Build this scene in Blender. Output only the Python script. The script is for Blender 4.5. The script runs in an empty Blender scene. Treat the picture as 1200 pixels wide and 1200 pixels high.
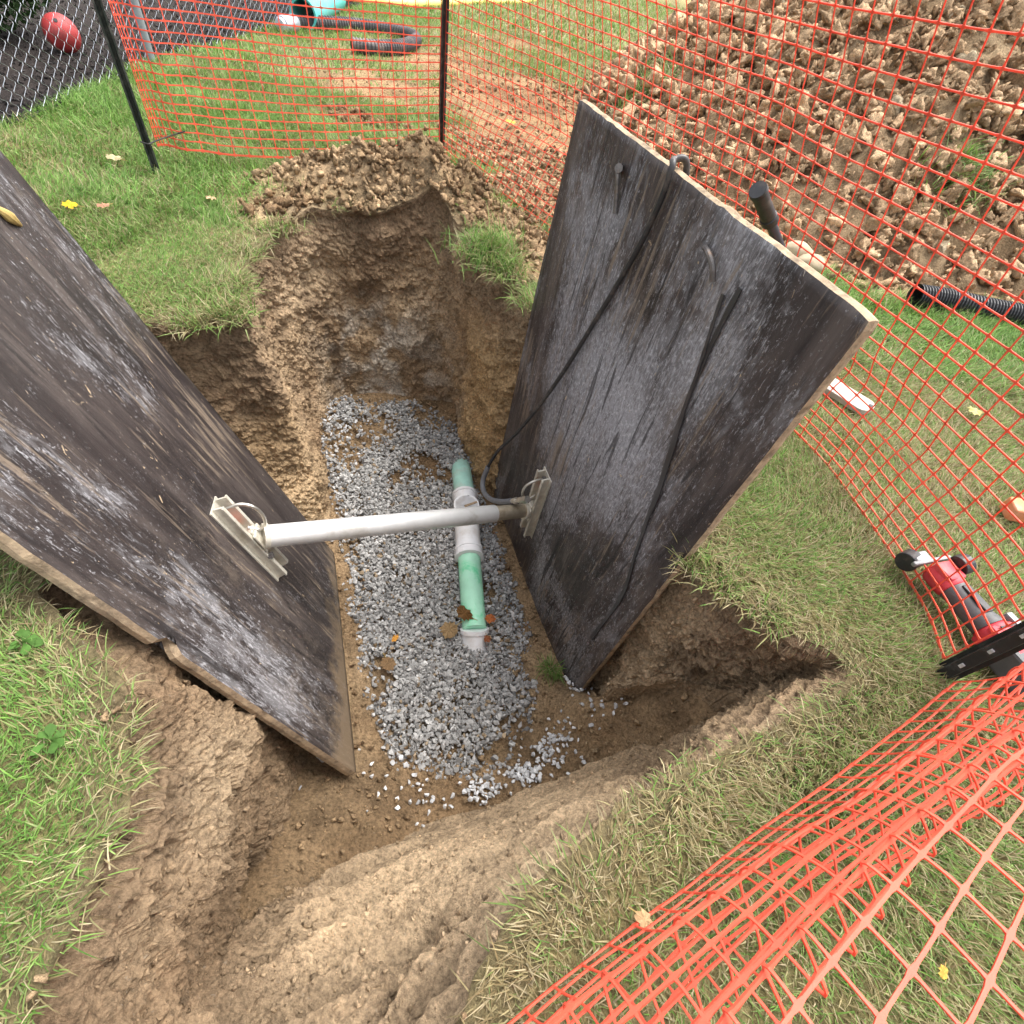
import bpy, bmesh, math, random
import numpy as np
from mathutils import Vector, Matrix
random.seed(7); rng = np.random.default_rng(7)
S = bpy.context.scene; C = S.collection
R_ = math.radians

# ------------------------------------------------------------------ survey
H = 1.0            # camera height above the lawn (m)
FPX = 600.0; NAD = (487.0, 1120.0)
_up = np.array([600-NAD[0], NAD[1]-600, FPX]); _up /= np.linalg.norm(_up)
_fw = np.array([0, 0, -1.0]); _y = _fw-_fw.dot(_up)*_up; _y /= np.linalg.norm(_y); _x = np.cross(_y, _up)
RW = np.array([_x, _y, _up]); EYE = np.array([0, 0, H])
def ray(px, py): return RW @ np.array([px-600, 600-py, -FPX])
def at(px, py, z=0.0):
    d = ray(px, py); return EYE+d*((z-H)/d[2])
def hit(px, py, p, n):
    d = ray(px, py); return EYE+d*((np.array(p)-EYE).dot(n)/d.dot(n))

# ------------------------------------------------------------------ noise
def _hash(ix, iy, iz, seed):
    h = (ix.astype(np.int64)*374761393+iy.astype(np.int64)*668265263+iz.astype(np.int64)*2147483647+seed*974634777) & 0x7fffffff
    h = ((h ^ (h >> 13))*1274126177) & 0x7fffffff
    h = ((h ^ (h >> 15))*461845907) & 0x7fffffff
    return ((h ^ (h >> 16)) & 0xffff)/65535.0
def vnoise(p, seed=0):
    p = np.asarray(p, float); i = np.floor(p); f = p-i; f = f*f*(3-2*f); i = i.astype(np.int64)
    r = 0
    for a in (0, 1):
        for b in (0, 1):
            for c in (0, 1):
                w = (f[:, 0] if a else 1-f[:, 0])*(f[:, 1] if b else 1-f[:, 1])*(f[:, 2] if c else 1-f[:, 2])
                r = r+w*_hash(i[:, 0]+a, i[:, 1]+b, i[:, 2]+c, seed)
    return r*2-1
def fbm(p, freq, octs=3, seed=0):
    p = np.asarray(p, float); r = 0; a = 1.0; t = 0
    for k in range(octs):
        r = r+a*vnoise(p*freq+17.3*k, seed+k); t += a; a *= .5; freq *= 2.1
    return r/t
def p3(xy, z=0.0):
    return np.column_stack([xy[:, 0], xy[:, 1], np.full(len(xy), z)])
def inpoly(xy, poly):
    x, y = xy[:, 0], xy[:, 1]; c = np.zeros(len(xy), bool); n = len(poly)
    for i in range(n):
        x1, y1 = poly[i][:2]; x2, y2 = poly[(i+1) % n][:2]
        if y1 == y2: continue
        m = ((y1 > y) != (y2 > y)) & (x < (x2-x1)*(y-y1)/(y2-y1)+x1)
        c ^= m
    return c
def dpoly(xy, poly):
    d = np.full(len(xy), 1e9); P = np.array([p[:2] for p in poly]); Q = np.roll(P, -1, 0)
    for a, b in zip(P, Q):
        ab = b-a; L = ab.dot(ab)
        if L < 1e-12: continue
        t = np.clip(((xy-a)@ab)/L, 0, 1); d = np.minimum(d, np.hypot(*(xy-a-t[:, None]*ab).T))
    return d
def sst(a, b, x):
    t = np.clip((x-a)/(b-a), 0, 1); return t*t*(3-2*t)

# ------------------------------------------------------------------ mesh helpers
def link(o, parent=None):
    C.objects.link(o)
    if parent is not None: o.parent = parent
    return o
def nmesh(name, verts, faces, mats, parent=None, cols=None, smooth=True, midx=None):
    """verts Nx3, faces = list of (M x k) integer arrays"""
    verts = np.ascontiguousarray(verts, np.float32)
    faces = [np.asarray(f, np.int32) for f in (faces if isinstance(faces, list) else [faces]) if len(f)]
    me = bpy.data.meshes.new(name); me.vertices.add(len(verts)); me.vertices.foreach_set('co', verts.ravel())
    loops = np.concatenate([f.ravel() for f in faces]); sizes = np.concatenate([np.full(len(f), f.shape[1], np.int32) for f in faces])
    me.loops.add(len(loops)); me.loops.foreach_set('vertex_index', loops)
    me.polygons.add(len(sizes)); st = np.concatenate([[0], np.cumsum(sizes)[:-1]]).astype(np.int32)
    me.polygons.foreach_set('loop_start', st); me.polygons.foreach_set('loop_total', sizes)
    if midx is not None: me.polygons.foreach_set('material_index', np.asarray(midx, np.int32))
    me.update(calc_edges=True)
    me.polygons.foreach_set('use_smooth', np.full(len(sizes), smooth))
    if cols is not None:
        a = me.color_attributes.new('Col', 'FLOAT_COLOR', 'POINT')
        c = np.ones((len(verts), 4), np.float32); c[:, :3] = cols; a.data.foreach_set('color', c.ravel())
    for m in (mats if isinstance(mats, list) else [mats]): me.materials.append(m)
    return link(bpy.data.objects.new(name, me), parent)
class MB:
    """collects shapes, then links them as ONE mesh"""
    def __init__(s): s.v = []; s.f = []; s.n = 0; s.mi = []
    def add(s, v, fs, mi=0):
        v = np.asarray(v, float)
        for f in fs: s.f.append([i+s.n for i in f]); s.mi.append(mi)
        s.v.append(v); s.n += len(v); return s
    def box(s, c, size, M=None, mi=0, taper=1.0):
        sx, sy, sz = [k/2 for k in size]
        v = np.array([(x*sx*(taper if z > 0 else 1), y*sy*(taper if z > 0 else 1), z*sz) for x in (-1, 1) for y in (-1, 1) for z in (-1, 1)])
        if M is not None: v = v@np.array(M).T
        return s.add(v+np.array(c), [(0, 1, 3, 2), (4, 6, 7, 5), (0, 4, 5, 1), (2, 3, 7, 6), (0, 2, 6, 4), (1, 5, 7, 3)], mi)
    def tube(s, pts, r, seg=12, cap=True, mi=0, flat=None):
        pts = np.array(pts, float); n = len(pts); rr = np.broadcast_to(np.array(r, float), (n,))
        T = np.gradient(pts, axis=0); T /= np.linalg.norm(T, axis=1)[:, None]+1e-12
        a = np.array([0, 0, 1.0]) if abs(T[0][2]) < .9 else np.array([1.0, 0, 0])
        N = np.cross(T[0], a); N /= np.linalg.norm(N); vs = []
        for i in range(n):
            N = N-N.dot(T[i])*T[i]; N /= np.linalg.norm(N); B = np.cross(T[i], N)
            for k in range(seg):
                t = 2*math.pi*k/seg; vs.append(pts[i]+rr[i]*(math.cos(t)*N+math.sin(t)*B))
        f = [(i*seg+k, i*seg+(k+1) % seg, (i+1)*seg+(k+1) % seg, (i+1)*seg+k) for i in range(n-1) for k in range(seg)]
        if cap: f += [tuple(range(seg))[::-1], tuple(range((n-1)*seg, n*seg))]
        return s.add(vs, f, mi)
    def prism(s, poly, z0, z1, M=None, c=(0, 0, 0), mi=0):
        n = len(poly); v = np.array([(x, y, z) for z in (z0, z1) for x, y in poly])
        if M is not None: v = v@np.array(M).T
        return s.add(v+np.array(c), [tuple(range(n))[::-1], tuple(range(n, 2*n))]+[(i, (i+1) % n, n+(i+1) % n, n+i) for i in range(n)], mi)
    def build(s, name, mats, parent=None, bevel=0, smooth=False):
        me = bpy.data.meshes.new(name); me.from_pydata(np.concatenate(s.v).tolist(), [], s.f)
        for m in (mats if isinstance(mats, list) else [mats]): me.materials.append(m)
        me.polygons.foreach_set('material_index', s.mi)
        bm = bmesh.new(); bm.from_mesh(me); bmesh.ops.recalc_face_normals(bm, faces=bm.faces)
        if bevel:
            es = [e for e in bm.edges if len(e.link_faces) == 2 and e.calc_face_angle(0) > .6]
            bmesh.ops.bevel(bm, geom=es, offset=bevel, segments=2, profile=.5, affect='EDGES', clamp_overlap=True)
        bm.to_mesh(me); bm.free()
        if smooth:
            me.polygons.foreach_set('use_smooth', [True]*len(me.polygons))
            try: me.set_sharp_from_angle(angle=R_(38))
            except Exception: pass
        return link(bpy.data.objects.new(name, me), parent)
def tag(o, label=None, cat=None, group=None, kind=None):
    if label: o['label'] = label
    if cat: o['category'] = cat
    if group: o['group'] = group
    if kind: o['kind'] = kind
    return o
def thing(name, loc, label, cat, group=None):
    o = bpy.data.objects.new(name, None); C.objects.link(o); o.location = Vector(loc); o.empty_display_size = .05
    bpy.context.view_layer.update()
    return tag(o, label, cat, group)
def put(o, root):
    """parent o under root while keeping its world-space mesh coordinates"""
    o.parent = root; o.matrix_parent_inverse = root.matrix_world.inverted(); return o
def smoothpts(P, n=8):
    P = np.array(P, float); Q = np.vstack([2*P[0]-P[1], P, 2*P[-1]-P[-2]]); out = []
    for i in range(1, len(Q)-2):
        for t in np.linspace(0, 1, n, endpoint=False):
            a, b, c, d = Q[i-1], Q[i], Q[i+1], Q[i+2]
            out.append(.5*((2*b)+(-a+c)*t+(2*a-5*b+4*c-d)*t*t+(-a+3*b-3*c+d)*t**3))
    out.append(P[-1]); return np.array(out)

# ------------------------------------------------------------------ material helpers
def newmat(name):
    m = bpy.data.materials.new(name); m.use_nodes = True; nt = m.node_tree; b = nt.nodes['Principled BSDF']
    return m, nt, b
class NT:
    def __init__(s, nt): s.nt = nt
    def n(s, t, **k):
        x = s.nt.nodes.new(t)
        for a, v in k.items(): setattr(x, a, v)
        return x
    def lk(s, a, b): s.nt.links.new(a, b)
    def coord(s, kind='Object', scale=(1, 1, 1), rot=(0, 0, 0), loc=(0, 0, 0)):
        tc = s.n('ShaderNodeTexCoord'); mp = s.n('ShaderNodeMapping')
        mp.inputs['Scale'].default_value = scale; mp.inputs['Rotation'].default_value = rot; mp.inputs['Location'].default_value = loc
        s.lk(tc.outputs[kind], mp.inputs['Vector']); return mp.outputs[0]
    def noise(s, vec, scale, detail=4, rough=.6, dist=0):
        x = s.n('ShaderNodeTexNoise'); x.inputs['Scale'].default_value = scale; x.inputs['Detail'].default_value = detail
        x.inputs['Roughness'].default_value = rough; x.inputs['Distortion'].default_value = dist
        if vec is not None: s.lk(vec, x.inputs['Vector'])
        return x.outputs[0]
    def ramp(s, fac, stops):
        x = s.n('ShaderNodeValToRGB'); e = x.color_ramp.elements
        while len(e) < len(stops): e.new(.5)
        for el, (p, c) in zip(e, stops): el.position = p; el.color = (*c, 1) if not np.isscalar(c) else (c, c, c, 1)
        s.lk(fac, x.inputs[0]); return x.outputs[0]
    def mix(s, f, a, b, mode='MIX'):
        x = s.n('ShaderNodeMix', data_type='RGBA', blend_type=mode)
        for i, v in ((0, f), (6, a), (7, b)):
            if isinstance(v, bpy.types.NodeSocket): s.lk(v, x.inputs[i])
            else: x.inputs[i].default_value = v if i == 0 else (*v, 1)
        return x.outputs[2]
    def math(s, op, a, b=0.0):
        x = s.n('ShaderNodeMath', operation=op)
        for i, v in ((0, a), (1, b)):
            if isinstance(v, bpy.types.NodeSocket): s.lk(v, x.inputs[i])
            else: x.inputs[i].default_value = v
        return x.outputs[0]
    def bump(s, h, strength, dist, b):
        x = s.n('ShaderNodeBump'); x.inputs['Strength'].default_value = strength; x.inputs['Distance'].default_value = dist
        s.lk(h, x.inputs['Height']); s.lk(x.outputs[0], b.inputs['Normal'])
    def attr(s, name='Col'):
        x = s.n('ShaderNodeVertexColor'); x.layer_name = name; return x.outputs[0]

def mat_soil(name, grain=1.0):
    m, nt, b = newmat(name); g = NT(nt); v = g.coord('Object')
    c = g.attr()
    f1 = g.ramp(g.noise(v, 85*grain, 7, .78), [(.34, .42), (.5, 1.0), (.66, 1.5)])
    f2 = g.ramp(g.noise(v, 7*grain, 4, .6), [(.3, .72), (.7, 1.2)])
    c = g.mix(1.0, c, f1, 'MULTIPLY'); c = g.mix(1.0, c, f2, 'MULTIPLY'); c = g.mix(1.0, c, (1.55, 1.50, 1.42), 'MULTIPLY')
    sp = g.ramp(g.noise(v, 120, 3, .6), [(.66, 0.0), (.71, 1.0)])
    c = g.mix(g.math('MULTIPLY', sp, .4), c, (.42, .37, .30))
    g.lk(c, b.inputs['Base Color']); b.inputs['Roughness'].default_value = .95; b.inputs['Specular IOR Level'].default_value = .15
    g.bump(g.math('ADD', g.noise(v, 120, 6, .8), g.math('MULTIPLY', g.noise(v, 34, 5, .7), 1.6)), 1.0, .016, b); return m
def mat_attr(name, rough=.7, spec=.3, vary=.25, scale=60, trans=0, bump=0):
    m, nt, b = newmat(name); g = NT(nt); c = g.attr(); v = g.coord('Object')
    c = g.mix(1.0, c, g.ramp(g.noise(v, scale, 4, .6), [(.25, 1-vary), (.75, 1+vary)]), 'MULTIPLY')
    g.lk(c, b.inputs['Base Color']); b.inputs['Roughness'].default_value = rough; b.inputs['Specular IOR Level'].default_value = spec
    if bump: g.bump(g.noise(v, scale*2, 5, .7), bump, .004, b)
    if trans:
        t = g.n('ShaderNodeBsdfTranslucent'); g.lk(c, t.inputs[0]); mx = g.n('ShaderNodeMixShader'); mx.inputs[0].default_value = trans
        g.lk(b.outputs[0], mx.inputs[1]); g.lk(t.outputs[0], mx.inputs[2]); g.lk(mx.outputs[0], nt.nodes['Material Output'].inputs[0])
    return m
def mat_plain(name, col, rough=.5, metal=0, spec=.5, vary=.2, scale=25, dirt=None, dirtamt=.5, bump=.0, stretch=(1, 1, 1)):
    m, nt, b = newmat(name); g = NT(nt); v = g.coord('Object', stretch)
    c = g.mix(1.0, col, g.ramp(g.noise(v, scale, 5, .65), [(.25, 1-vary), (.75, 1+vary)]), 'MULTIPLY')
    if dirt is not None:
        f = g.ramp(g.noise(v, scale*.6, 6, .7, .3), [(.5, 0.0), (.68, dirtamt)])
        c = g.mix(f, c, dirt)
    g.lk(c, b.inputs['Base Color']); b.inputs['Metallic'].default_value = metal; b.inputs['Specular IOR Level'].default_value = spec
    g.lk(g.ramp(g.noise(v, scale*1.7, 4), [(.3, max(0, rough-.1)), (.7, min(1, rough+.15))]), b.inputs['Roughness'])
    if bump: g.bump(g.noise(v, scale*3, 5, .7), bump, .004, b)
    return m

BR = np.array((.235, .158, .092)); DK = np.array((.105, .070, .043)); TAN = np.array((.46, .35, .225)); CLAY = np.array((.44, .295, .135)); CHALK = np.array((.52, .49, .44)); MID = np.array((.33, .235, .142))
M_soil = mat_soil('soil'); M_turfsoil = mat_soil('thatch_soil', .6)
M_grass = mat_attr('grass_blades', .6, .25, .15, 30, .3)
M_gravel = mat_attr('gravel_stone', .85, .25, .18, 90, 0, .3)
M_clod = mat_soil('clod_soil', 1.3)
M_leaf = mat_attr('leaf', .7, .2, .25, 120, .25)

# ------------------------------------------------------------------ trench layout (rim, middle, toe)
# each row: rim (x,y,z), toe (x,y,z), optional middle (x,y,z)
LAY = [
 ((-1.20, 2.36, 0), (-1.10, 2.33, -.94), None), ((-.92, 2.52, 0), (-.86, 2.46, -.96), (-.90, 2.53, -.45)), ((-.70, 2.70, 0), (-.52, 2.52, -.97), None), ((-.53, 2.56, 0), (-.40, 2.32, -.99), None),
 ((-.36, 2.26, 0), (-.33, 2.15, -1.02), None), ((-.18, 2.12, 0), (-.215, 1.97, -1.08), None), ((.02, 2.0, 0), (-.06, 1.93, -1.11), None), ((.2, 1.66, 0), (.12, 1.62, -1.11), None), ((.40, 1.22, 0), (.35, 1.15, -1.11), None), ((.51, .92, 0), (.47, .90, -1.08), None),
 ((.535, .79, 0), at(722, 806, -.64), (.52, .79, -.38)), ((.615, .73, 0), at(790, 802, -.48), (.61, .725, -.28)), ((.80, .66, 0), at(860, 812, -.30), at(908, 786, -.20)), ((.815, .60, 0), at(866, 826, -.32), at(915, 800, -.2)), ((.67, .51, 0), at(845, 842, -.40), (.645, .535, -.2)),
 ((.47, .37, 0), at(780, 868, -.60), at(803, 887, -.26)), ((.36, .29, 0), at(715, 894, -.86), at(752, 917, -.36)), ((.26, .22, 0), at(640, 920, -1.03), at(682, 948, -.42)), ((.17, .11, 0), at(560, 945, -1.04), at(606, 1004, -.42)), ((.11, .04, 0), at(480, 970, -1.0), at(542, 1042, -.42)), ((.06, -.08, 0), at(402, 1000, -.90), at(472, 1092, -.45)),
 ((-.02, -.24, 0), at(345, 1030, -.77), (-.18, -.06, -.38)), ((-.15, -.36, 0), at(308, 1062, -.68), (-.28, -.13, -.34)), ((-.34, -.34, 0), at(288, 1078, -.66), (-.37, -.13, -.24), 1), ((-.46, -.11, 0), at(283, 1070, -.68), at(222, 1085, -.27), 1), ((-.485, 0, 0), at(302, 1040, -.76), at(245, 1040, -.33), 1), ((-.50, .11, 0), at(340, 985, -.86), at(268, 965, -.36), 1), ((-.545, .20, 0), at(354, 912, -.92), at(290, 890, -.38), 1), ((-.62, .27, 0), (-.50, .52, -.96), at(306, 822, -.52), 1),
 ((-.72, .33, 0), (-.58, .70, -.97), (-.62, .44, -.56)),  ((-.86, .40, 0), (-.62, .84, -.96), (-.72, .60, -.48)), ((-1.02, .62, 0), (-.70, 1.02, -.97), (-.84, .8, -.5)), ((-1.15, .90, 0), (-.77, 1.20, -.99), (-.96, 1.05, -.5)), ((-1.32, 1.18, 0), (-.84, 1.34, -1.02), (-1.1, 1.26, -.5)), ((-1.23, 1.37, 0), (-.86, 1.46, -1.04), (-1.05, 1.42, -.50)), ((-1.03, 1.47, 0), (-.88, 1.58, -1.03), (-.97, 1.54, -.50)), ((-1.11, 1.68, 0), (-1.0, 1.76, -.95), (-1.09, 1.73, -.45)), ((-1.22, 1.97, 0), (-1.10, 2.0, -.90), (-1.20, 1.98, -.45)),
]
def closed_spline(P, n):
    P = np.array(P, float); k = len(P); t = np.linspace(0, k, n, endpoint=False); i = np.floor(t).astype(int); f = (t-i)[:, None]
    a, b, c, d = P[(i-1) % k], P[i % k], P[(i+1) % k], P[(i+2) % k]
    tn = .5
    m0 = (c-a)*tn*.8; m1 = (d-b)*tn*.8
    return (2*f**3-3*f**2+1)*b+(f**3-2*f**2+f)*m0+(-2*f**3+3*f**2)*c+(f**3-f**2)*m1
NS, NR = 1100, 104
CR = closed_spline([(r[3] if len(r) > 3 else 0, 0, 0) for r in LAY], NS*4); LAY = [r[:3] for r in LAY]
rim = closed_spline([a for a, b, m in LAY], NS*4); toe = closed_spline([b for a, b, m in LAY], NS*4)
mid = closed_spline([(np.array(a)+np.array(b))/2 if m is None else m for a, b, m in LAY], NS*4)
# resample evenly along the mean line
_mean = (rim+toe)/2; _L = np.concatenate([[0], np.cumsum(np.linalg.norm(np.diff(np.vstack([rim, rim[:1]]), axis=0), axis=1)+.4*np.linalg.norm(np.diff(np.vstack([toe, toe[:1]]), axis=0), axis=1))])
_q = np.linspace(0, _L[-1], NS, endpoint=False); _idx = np.interp(_q, _L, np.arange(NS*4+1))
def res(A):
    A2 = np.vstack([A, A[:1]]); return np.column_stack([np.interp(_idx, np.arange(NS*4+1), A2[:, k]) for k in range(3)])
rim, toe, mid = res(rim), res(toe), res(mid); CR = np.clip(res(CR)[:, :1], 0, 1)
# ragged turf edge
_t = np.arange(NS)/NS*2*math.pi; _c = np.column_stack([np.cos(_t)*3, np.sin(_t)*3, np.zeros(NS)])
cen = toe.mean(0); outw = rim[:, :2]-np.roll(np.roll(rim, 8, 0), 0, 0)[:, :2]
tg = np.roll(rim, -12, 0)[:, :2]-np.roll(rim, 12, 0)[:, :2]; tg /= np.linalg.norm(tg, axis=1)[:, None]+1e-9
outn = np.column_stack([-tg[:, 1], tg[:, 0]])
# orientation test: step outwards must leave the rim polygon
if inpoly(rim[:, :2]+outn*.02, rim).mean() > .5: outn = -outn
outn = np.column_stack([np.convolve(np.concatenate([outn[-20:, k], outn[:, k], outn[:20, k]]), np.ones(41)/41, 'valid') for k in (0, 1)]); outn /= np.linalg.norm(outn, axis=1)[:, None]+1e-9
rag = .030*fbm(rim*1.0, 7, 3, 5)+.014*fbm(rim*1.0, 24, 2, 6)
rim[:, :2] += outn*rag[:, None]
RIM = [tuple(p) for p in rim[::6, :2]]; TOE = [tuple(p) for p in toe[::6, :2]]

HEAP = [(-.15, 5.9), (.35, 4.9), (.85, 4.0), (1.25, 3.45), (1.75, 3.15), (2.4, 3.25), (3.4, 3.1), (5.0, 2.9), (8, 3.2), (11, 6), (11, 14), (6, 17), (2.2, 15), (.9, 11.5), (.1, 8.4)]
MULX = -3.15
_fy = [at(0, 150)[1]-4*(at(178, 75)[1]-at(0, 150)[1]), at(0, 150)[1], at(178, 75)[1], at(345, 28)[1], 40]; _fx = [at(0, 150)[0]-4*(at(178, 75)[0]-at(0, 150)[0]), at(0, 150)[0], at(178, 75)[0], at(345, 28)[0], at(345, 28)[0]-2]
def mulx(y): return np.interp(y, _fy, _fx)-.02
def ground_h(xy):
    z = .018*fbm(p3(xy), 1.3, 3, 11)+.008*fbm(p3(xy), 6, 2, 12)
    # spoil ridge behind the trench
    def bump(cx, cy, sx, sy, rot, a):
        d = xy-np.array((cx, cy)); c, s = math.cos(rot), math.sin(rot); u = d[:, 0]*c+d[:, 1]*s; v = -d[:, 0]*s+d[:, 1]*c
        return a*np.exp(-(u/sx)**2-(v/sy)**2)
    b = bump(-1.02, 2.79, .40, .16, .35, .19)+bump(-.74, 2.86, .24, .17, .2, .14)+bump(-.25, 2.52, .42, .22, -.8, .05)+bump(-1.28, 2.42, .25, .15, .6, .03)
    z = z+b*(1+.5*fbm(p3(xy), 9, 3, 13))
    ins = inpoly(xy, HEAP); d = dpoly(xy, HEAP)
    hz = np.where(ins, 2.3*(1-np.exp(-d*.72/2.3*1.25)), 0.0)
    z = z+hz*(1+.10*fbm(p3(xy), .9, 3, 14))+np.where(ins, sst(0, .5, d)*(.10*fbm(p3(xy), 3.2, 3, 15)), 0)
    return z
def bare(xy):
    """0 = turf, 1 = bare dirt"""
    dr = dpoly(xy, RIM); b = 0*dr
    n1 = fbm(p3(xy), 5, 3, 21); n2 = fbm(p3(xy), 1.1, 3, 22)
    def patch(cx, cy, sx, sy, rot=0):
        d = xy-np.array((cx, cy)); c, s = math.cos(rot), math.sin(rot); u = d[:, 0]*c+d[:, 1]*s; v = -d[:, 0]*s+d[:, 1]*c
        return 1.25*np.exp(-(u/sx)**2-(v/sy)**2)
    b = np.maximum(b, patch(-.98, 2.80, .58, .30, .35)); b = np.maximum(b, patch(-.22, 2.52, .48, .34, -.8)); b = np.maximum(b, patch(-.72, 2.95, .35, .3))
    b = np.maximum(b, .75*patch(-1.28, 2.35, .3, .25)); b = np.maximum(b, patch(0, 3.4, .55, .75, .5)); b = np.maximum(b, .9*patch(.1, 2.3, .3, .5, .4))
    b = np.maximum(b, .85*patch(-.7, 5.6, .9, 1.3)); b = np.maximum(b, .9*patch(-.45, 4.4, .7, 1.0)); b = np.maximum(b, .66*patch(-1.8, 5.0, .9, .7)); b = np.maximum(b, .62*patch(-1.6, 6.6, 1.0, 1.2)); b = np.maximum(b, .55*patch(-1.3, 8.5, 1.4, .9)); b = np.maximum(b, .5*patch(-1.5, 4.0, .5, .3))
    b = np.maximum(b, patch(-.17, -.40, .30, .16))
    b = np.maximum(b, .6*patch(-.6, .25, .08, .08)); b = np.maximum(b, .9*patch(-.78, .45, .12, .07, .5))
    b = b+.28*n1+.12*n2
    ins = inpoly(xy, HEAP); d = dpoly(xy, HEAP)
    hb = np.where(ins, 1.2, 1.05-d*2.6)+.25*n1
    b = np.maximum(b, hb)
    b = np.maximum(b, sst(.035, .0, dr+.02*n1)*.9)
    # tuft left standing at the rim
    t = np.exp(-(((xy-np.array((-.36, 2.36)))/np.array((.16, .14)))**2).sum(1)); b = b-1.6*t
    t = np.exp(-(((xy-np.array((-.12, 2.02)))/np.array((.07, .10)))**2).sum(1)); b = b-.9*t
    for (cx, cy, r) in ((.35, 5.6, .25), (2.1, 3.75, .18)):
        t = np.exp(-(((xy-np.array((cx, cy)))/r)**2).sum(1)); b = b-1.1*t
    return np.clip(b, 0, 1)
def soilcol(p, seed=31):
    n = fbm(p, 2.2, 3, seed); m = fbm(p, 8, 3, seed+5)
    c = np.where((n > 0)[:, None], MID+(TAN-MID)*np.clip(n, 0, 1)[:, None]*1.1, MID+(BR-MID)*np.clip(-n*2.5, 0, 1)[:, None])
    k = sst(.05, .5, m)[:, None]; return c*(1-k*.45)+DK*k*.45

# ---- ground sheet
def axis(fine0, fine1, step, far):
    a = [fine0]
    while a[-1] < fine1: a.append(a[-1]+step)
    s = step
    while a[-1] < far: s *= 1.12; a.append(a[-1]+s)
    s = step; b = [fine0]
    while b[-1] > -far: s *= 1.12; b.append(b[-1]-s)
    return np.array(b[:0:-1]+a)
gx = axis(-3.3, 3.6, .03, 70); gy = axis(-.9, 6.4, .03, 70)
GX, GY = np.meshgrid(gx, gy); gxy = np.column_stack([GX.ravel(), GY.ravel()]); gz = ground_h(gxy)
gv = np.column_stack([gxy, gz])
cellr = np.maximum(np.gradient(GX, axis=1).ravel(), 0)
bm_ = bare(gxy); 
thatch = np.array((.125, .12, .05))*(1+.35*fbm(p3(gxy), 3, 3, 41))[:, None]; tdry = np.array((.30, .25, .13))
kk = sst(-.2, .6, fbm(p3(gxy), 1.2, 3, 42))[:, None]; thatch = thatch*(1-.5*kk)+tdry*.5*kk
gc = thatch*(1-bm_[:, None])+soilcol(gv)*bm_[:, None]
_fr_ = (sst(3.0, 3.8, gxy[:, 1])*bm_)[:, None]; gc = gc*(1-_fr_)+gc*np.array((.74, .62, .55))*_fr_
mul = (gxy[:, 0] < mulx(gxy[:, 1])+.05*fbm(p3(gxy), 3, 2, 43)); gc[mul] = np.array((.028, .023, .022))
near = (np.abs(gxy[:, 0]) < 3.4) & (gxy[:, 1] < 6.5)
gv[:, 2] += np.where(near, bm_*.012*fbm(p3(gxy), 22, 2, 44), 0)
nx, ny = len(gx), len(gy)
I = np.arange(nx*ny).reshape(ny, nx); quads = np.column_stack([I[:-1, :-1].ravel(), I[:-1, 1:].ravel(), I[1:, 1:].ravel(), I[1:, :-1].ravel()])
ctr = gxy[quads].mean(1); hole = inpoly(ctr, RIM) | (dpoly(ctr, RIM) < .05); inheap = inpoly(ctr, HEAP) & (dpoly(ctr, HEAP) > .0)
tag(nmesh('ground', gv, quads[~hole & ~inheap], M_turfsoil, cols=gc), kind='structure')

# ---- trench walls
rows = []
outer = rim.copy(); outer[:, :2] += outn*.16; outer[:, 2] = ground_h(outer[:, :2])-.02
o2 = rim.copy(); o2[:, :2] += outn*.07; o2[:, 2] = np.where(rim[:, 2] < -.02, rim[:, 2]*.4, 0)+ground_h(o2[:, :2])+.001
r0 = rim.copy(); r0[:, 2] += ground_h(rim[:, :2])*1.0+.004
inner = toe.copy(); inn = cen[:2]-toe[:, :2]; inn /= np.linalg.norm(inn, axis=1)[:, None]; inner[:, :2] += inn*.02; inner[:, 2] -= .30
rows += [outer, o2, r0]
for k in range(1, NR):
    t = k/NR
    q = (1-t)**2*r0+2*t*(1-t)*(2*mid-(r0+toe)/2)+t*t*toe
    qc = r0+(mid-r0)*min(1, t/.42) if t < .42 else mid+(toe-mid)*((t-.42)/.58)
    rows.append(q*(1-CR)+qc*CR)
rows += [toe, inner]
W = np.array(rows); nr = len(rows)
tt = np.concatenate([[0, 0, 0], np.arange(1, NR)/NR, [1, 1]])
flat = W.reshape(-1, 3)
# normals
dS = (np.roll(W, -3, 1)-np.roll(W, 3, 1)); dT = np.gradient(W, axis=0); NN = np.cross(dS, dT); NN /= np.linalg.norm(NN, axis=2)[:, :, None]+1e-9
mid_r = nr//2
if ((NN[mid_r, :, :2]*(cen[:2]-W[mid_r, :, :2])).sum(1)).mean() < 0: NN = -NN
Tm = np.repeat(tt, NS); Nf = NN.reshape(-1, 3)
env = sst(0, .05, Tm)*1.0
nearside = np.repeat((np.exp(-((flat.reshape(nr, NS, 3)[mid_r, :, 1]-.2)/.42)**2)*sst(-.40, -.28, flat.reshape(nr, NS, 3)[mid_r, :, 0])*sst(.80, .62, flat.reshape(nr, NS, 3)[mid_r, :, 0]-.4*(flat.reshape(nr, NS, 3)[mid_r, :, 1]-.4)))[None, :], nr, 0).ravel()   # ledges on the near slope
along = flat[:, 0]*.8+flat[:, 1]*.6; across = -flat[:, 0]*.6+flat[:, 1]*.8
led = fbm(np.column_stack([along*1.3, across*9, flat[:, 2]*9]), 1, 3, 51)
_ph = Tm*7.5+1.0*fbm(np.column_stack([along*.9, across*2, flat[:, 2]*2]), 1, 3, 50); _fr = _ph-np.floor(_ph)
_ph2 = Tm*17+1.6*fbm(np.column_stack([along*1.1, across*3, flat[:, 2]*2]), 1, 3, 47); _f2 = _ph2-np.floor(_ph2)
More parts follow.
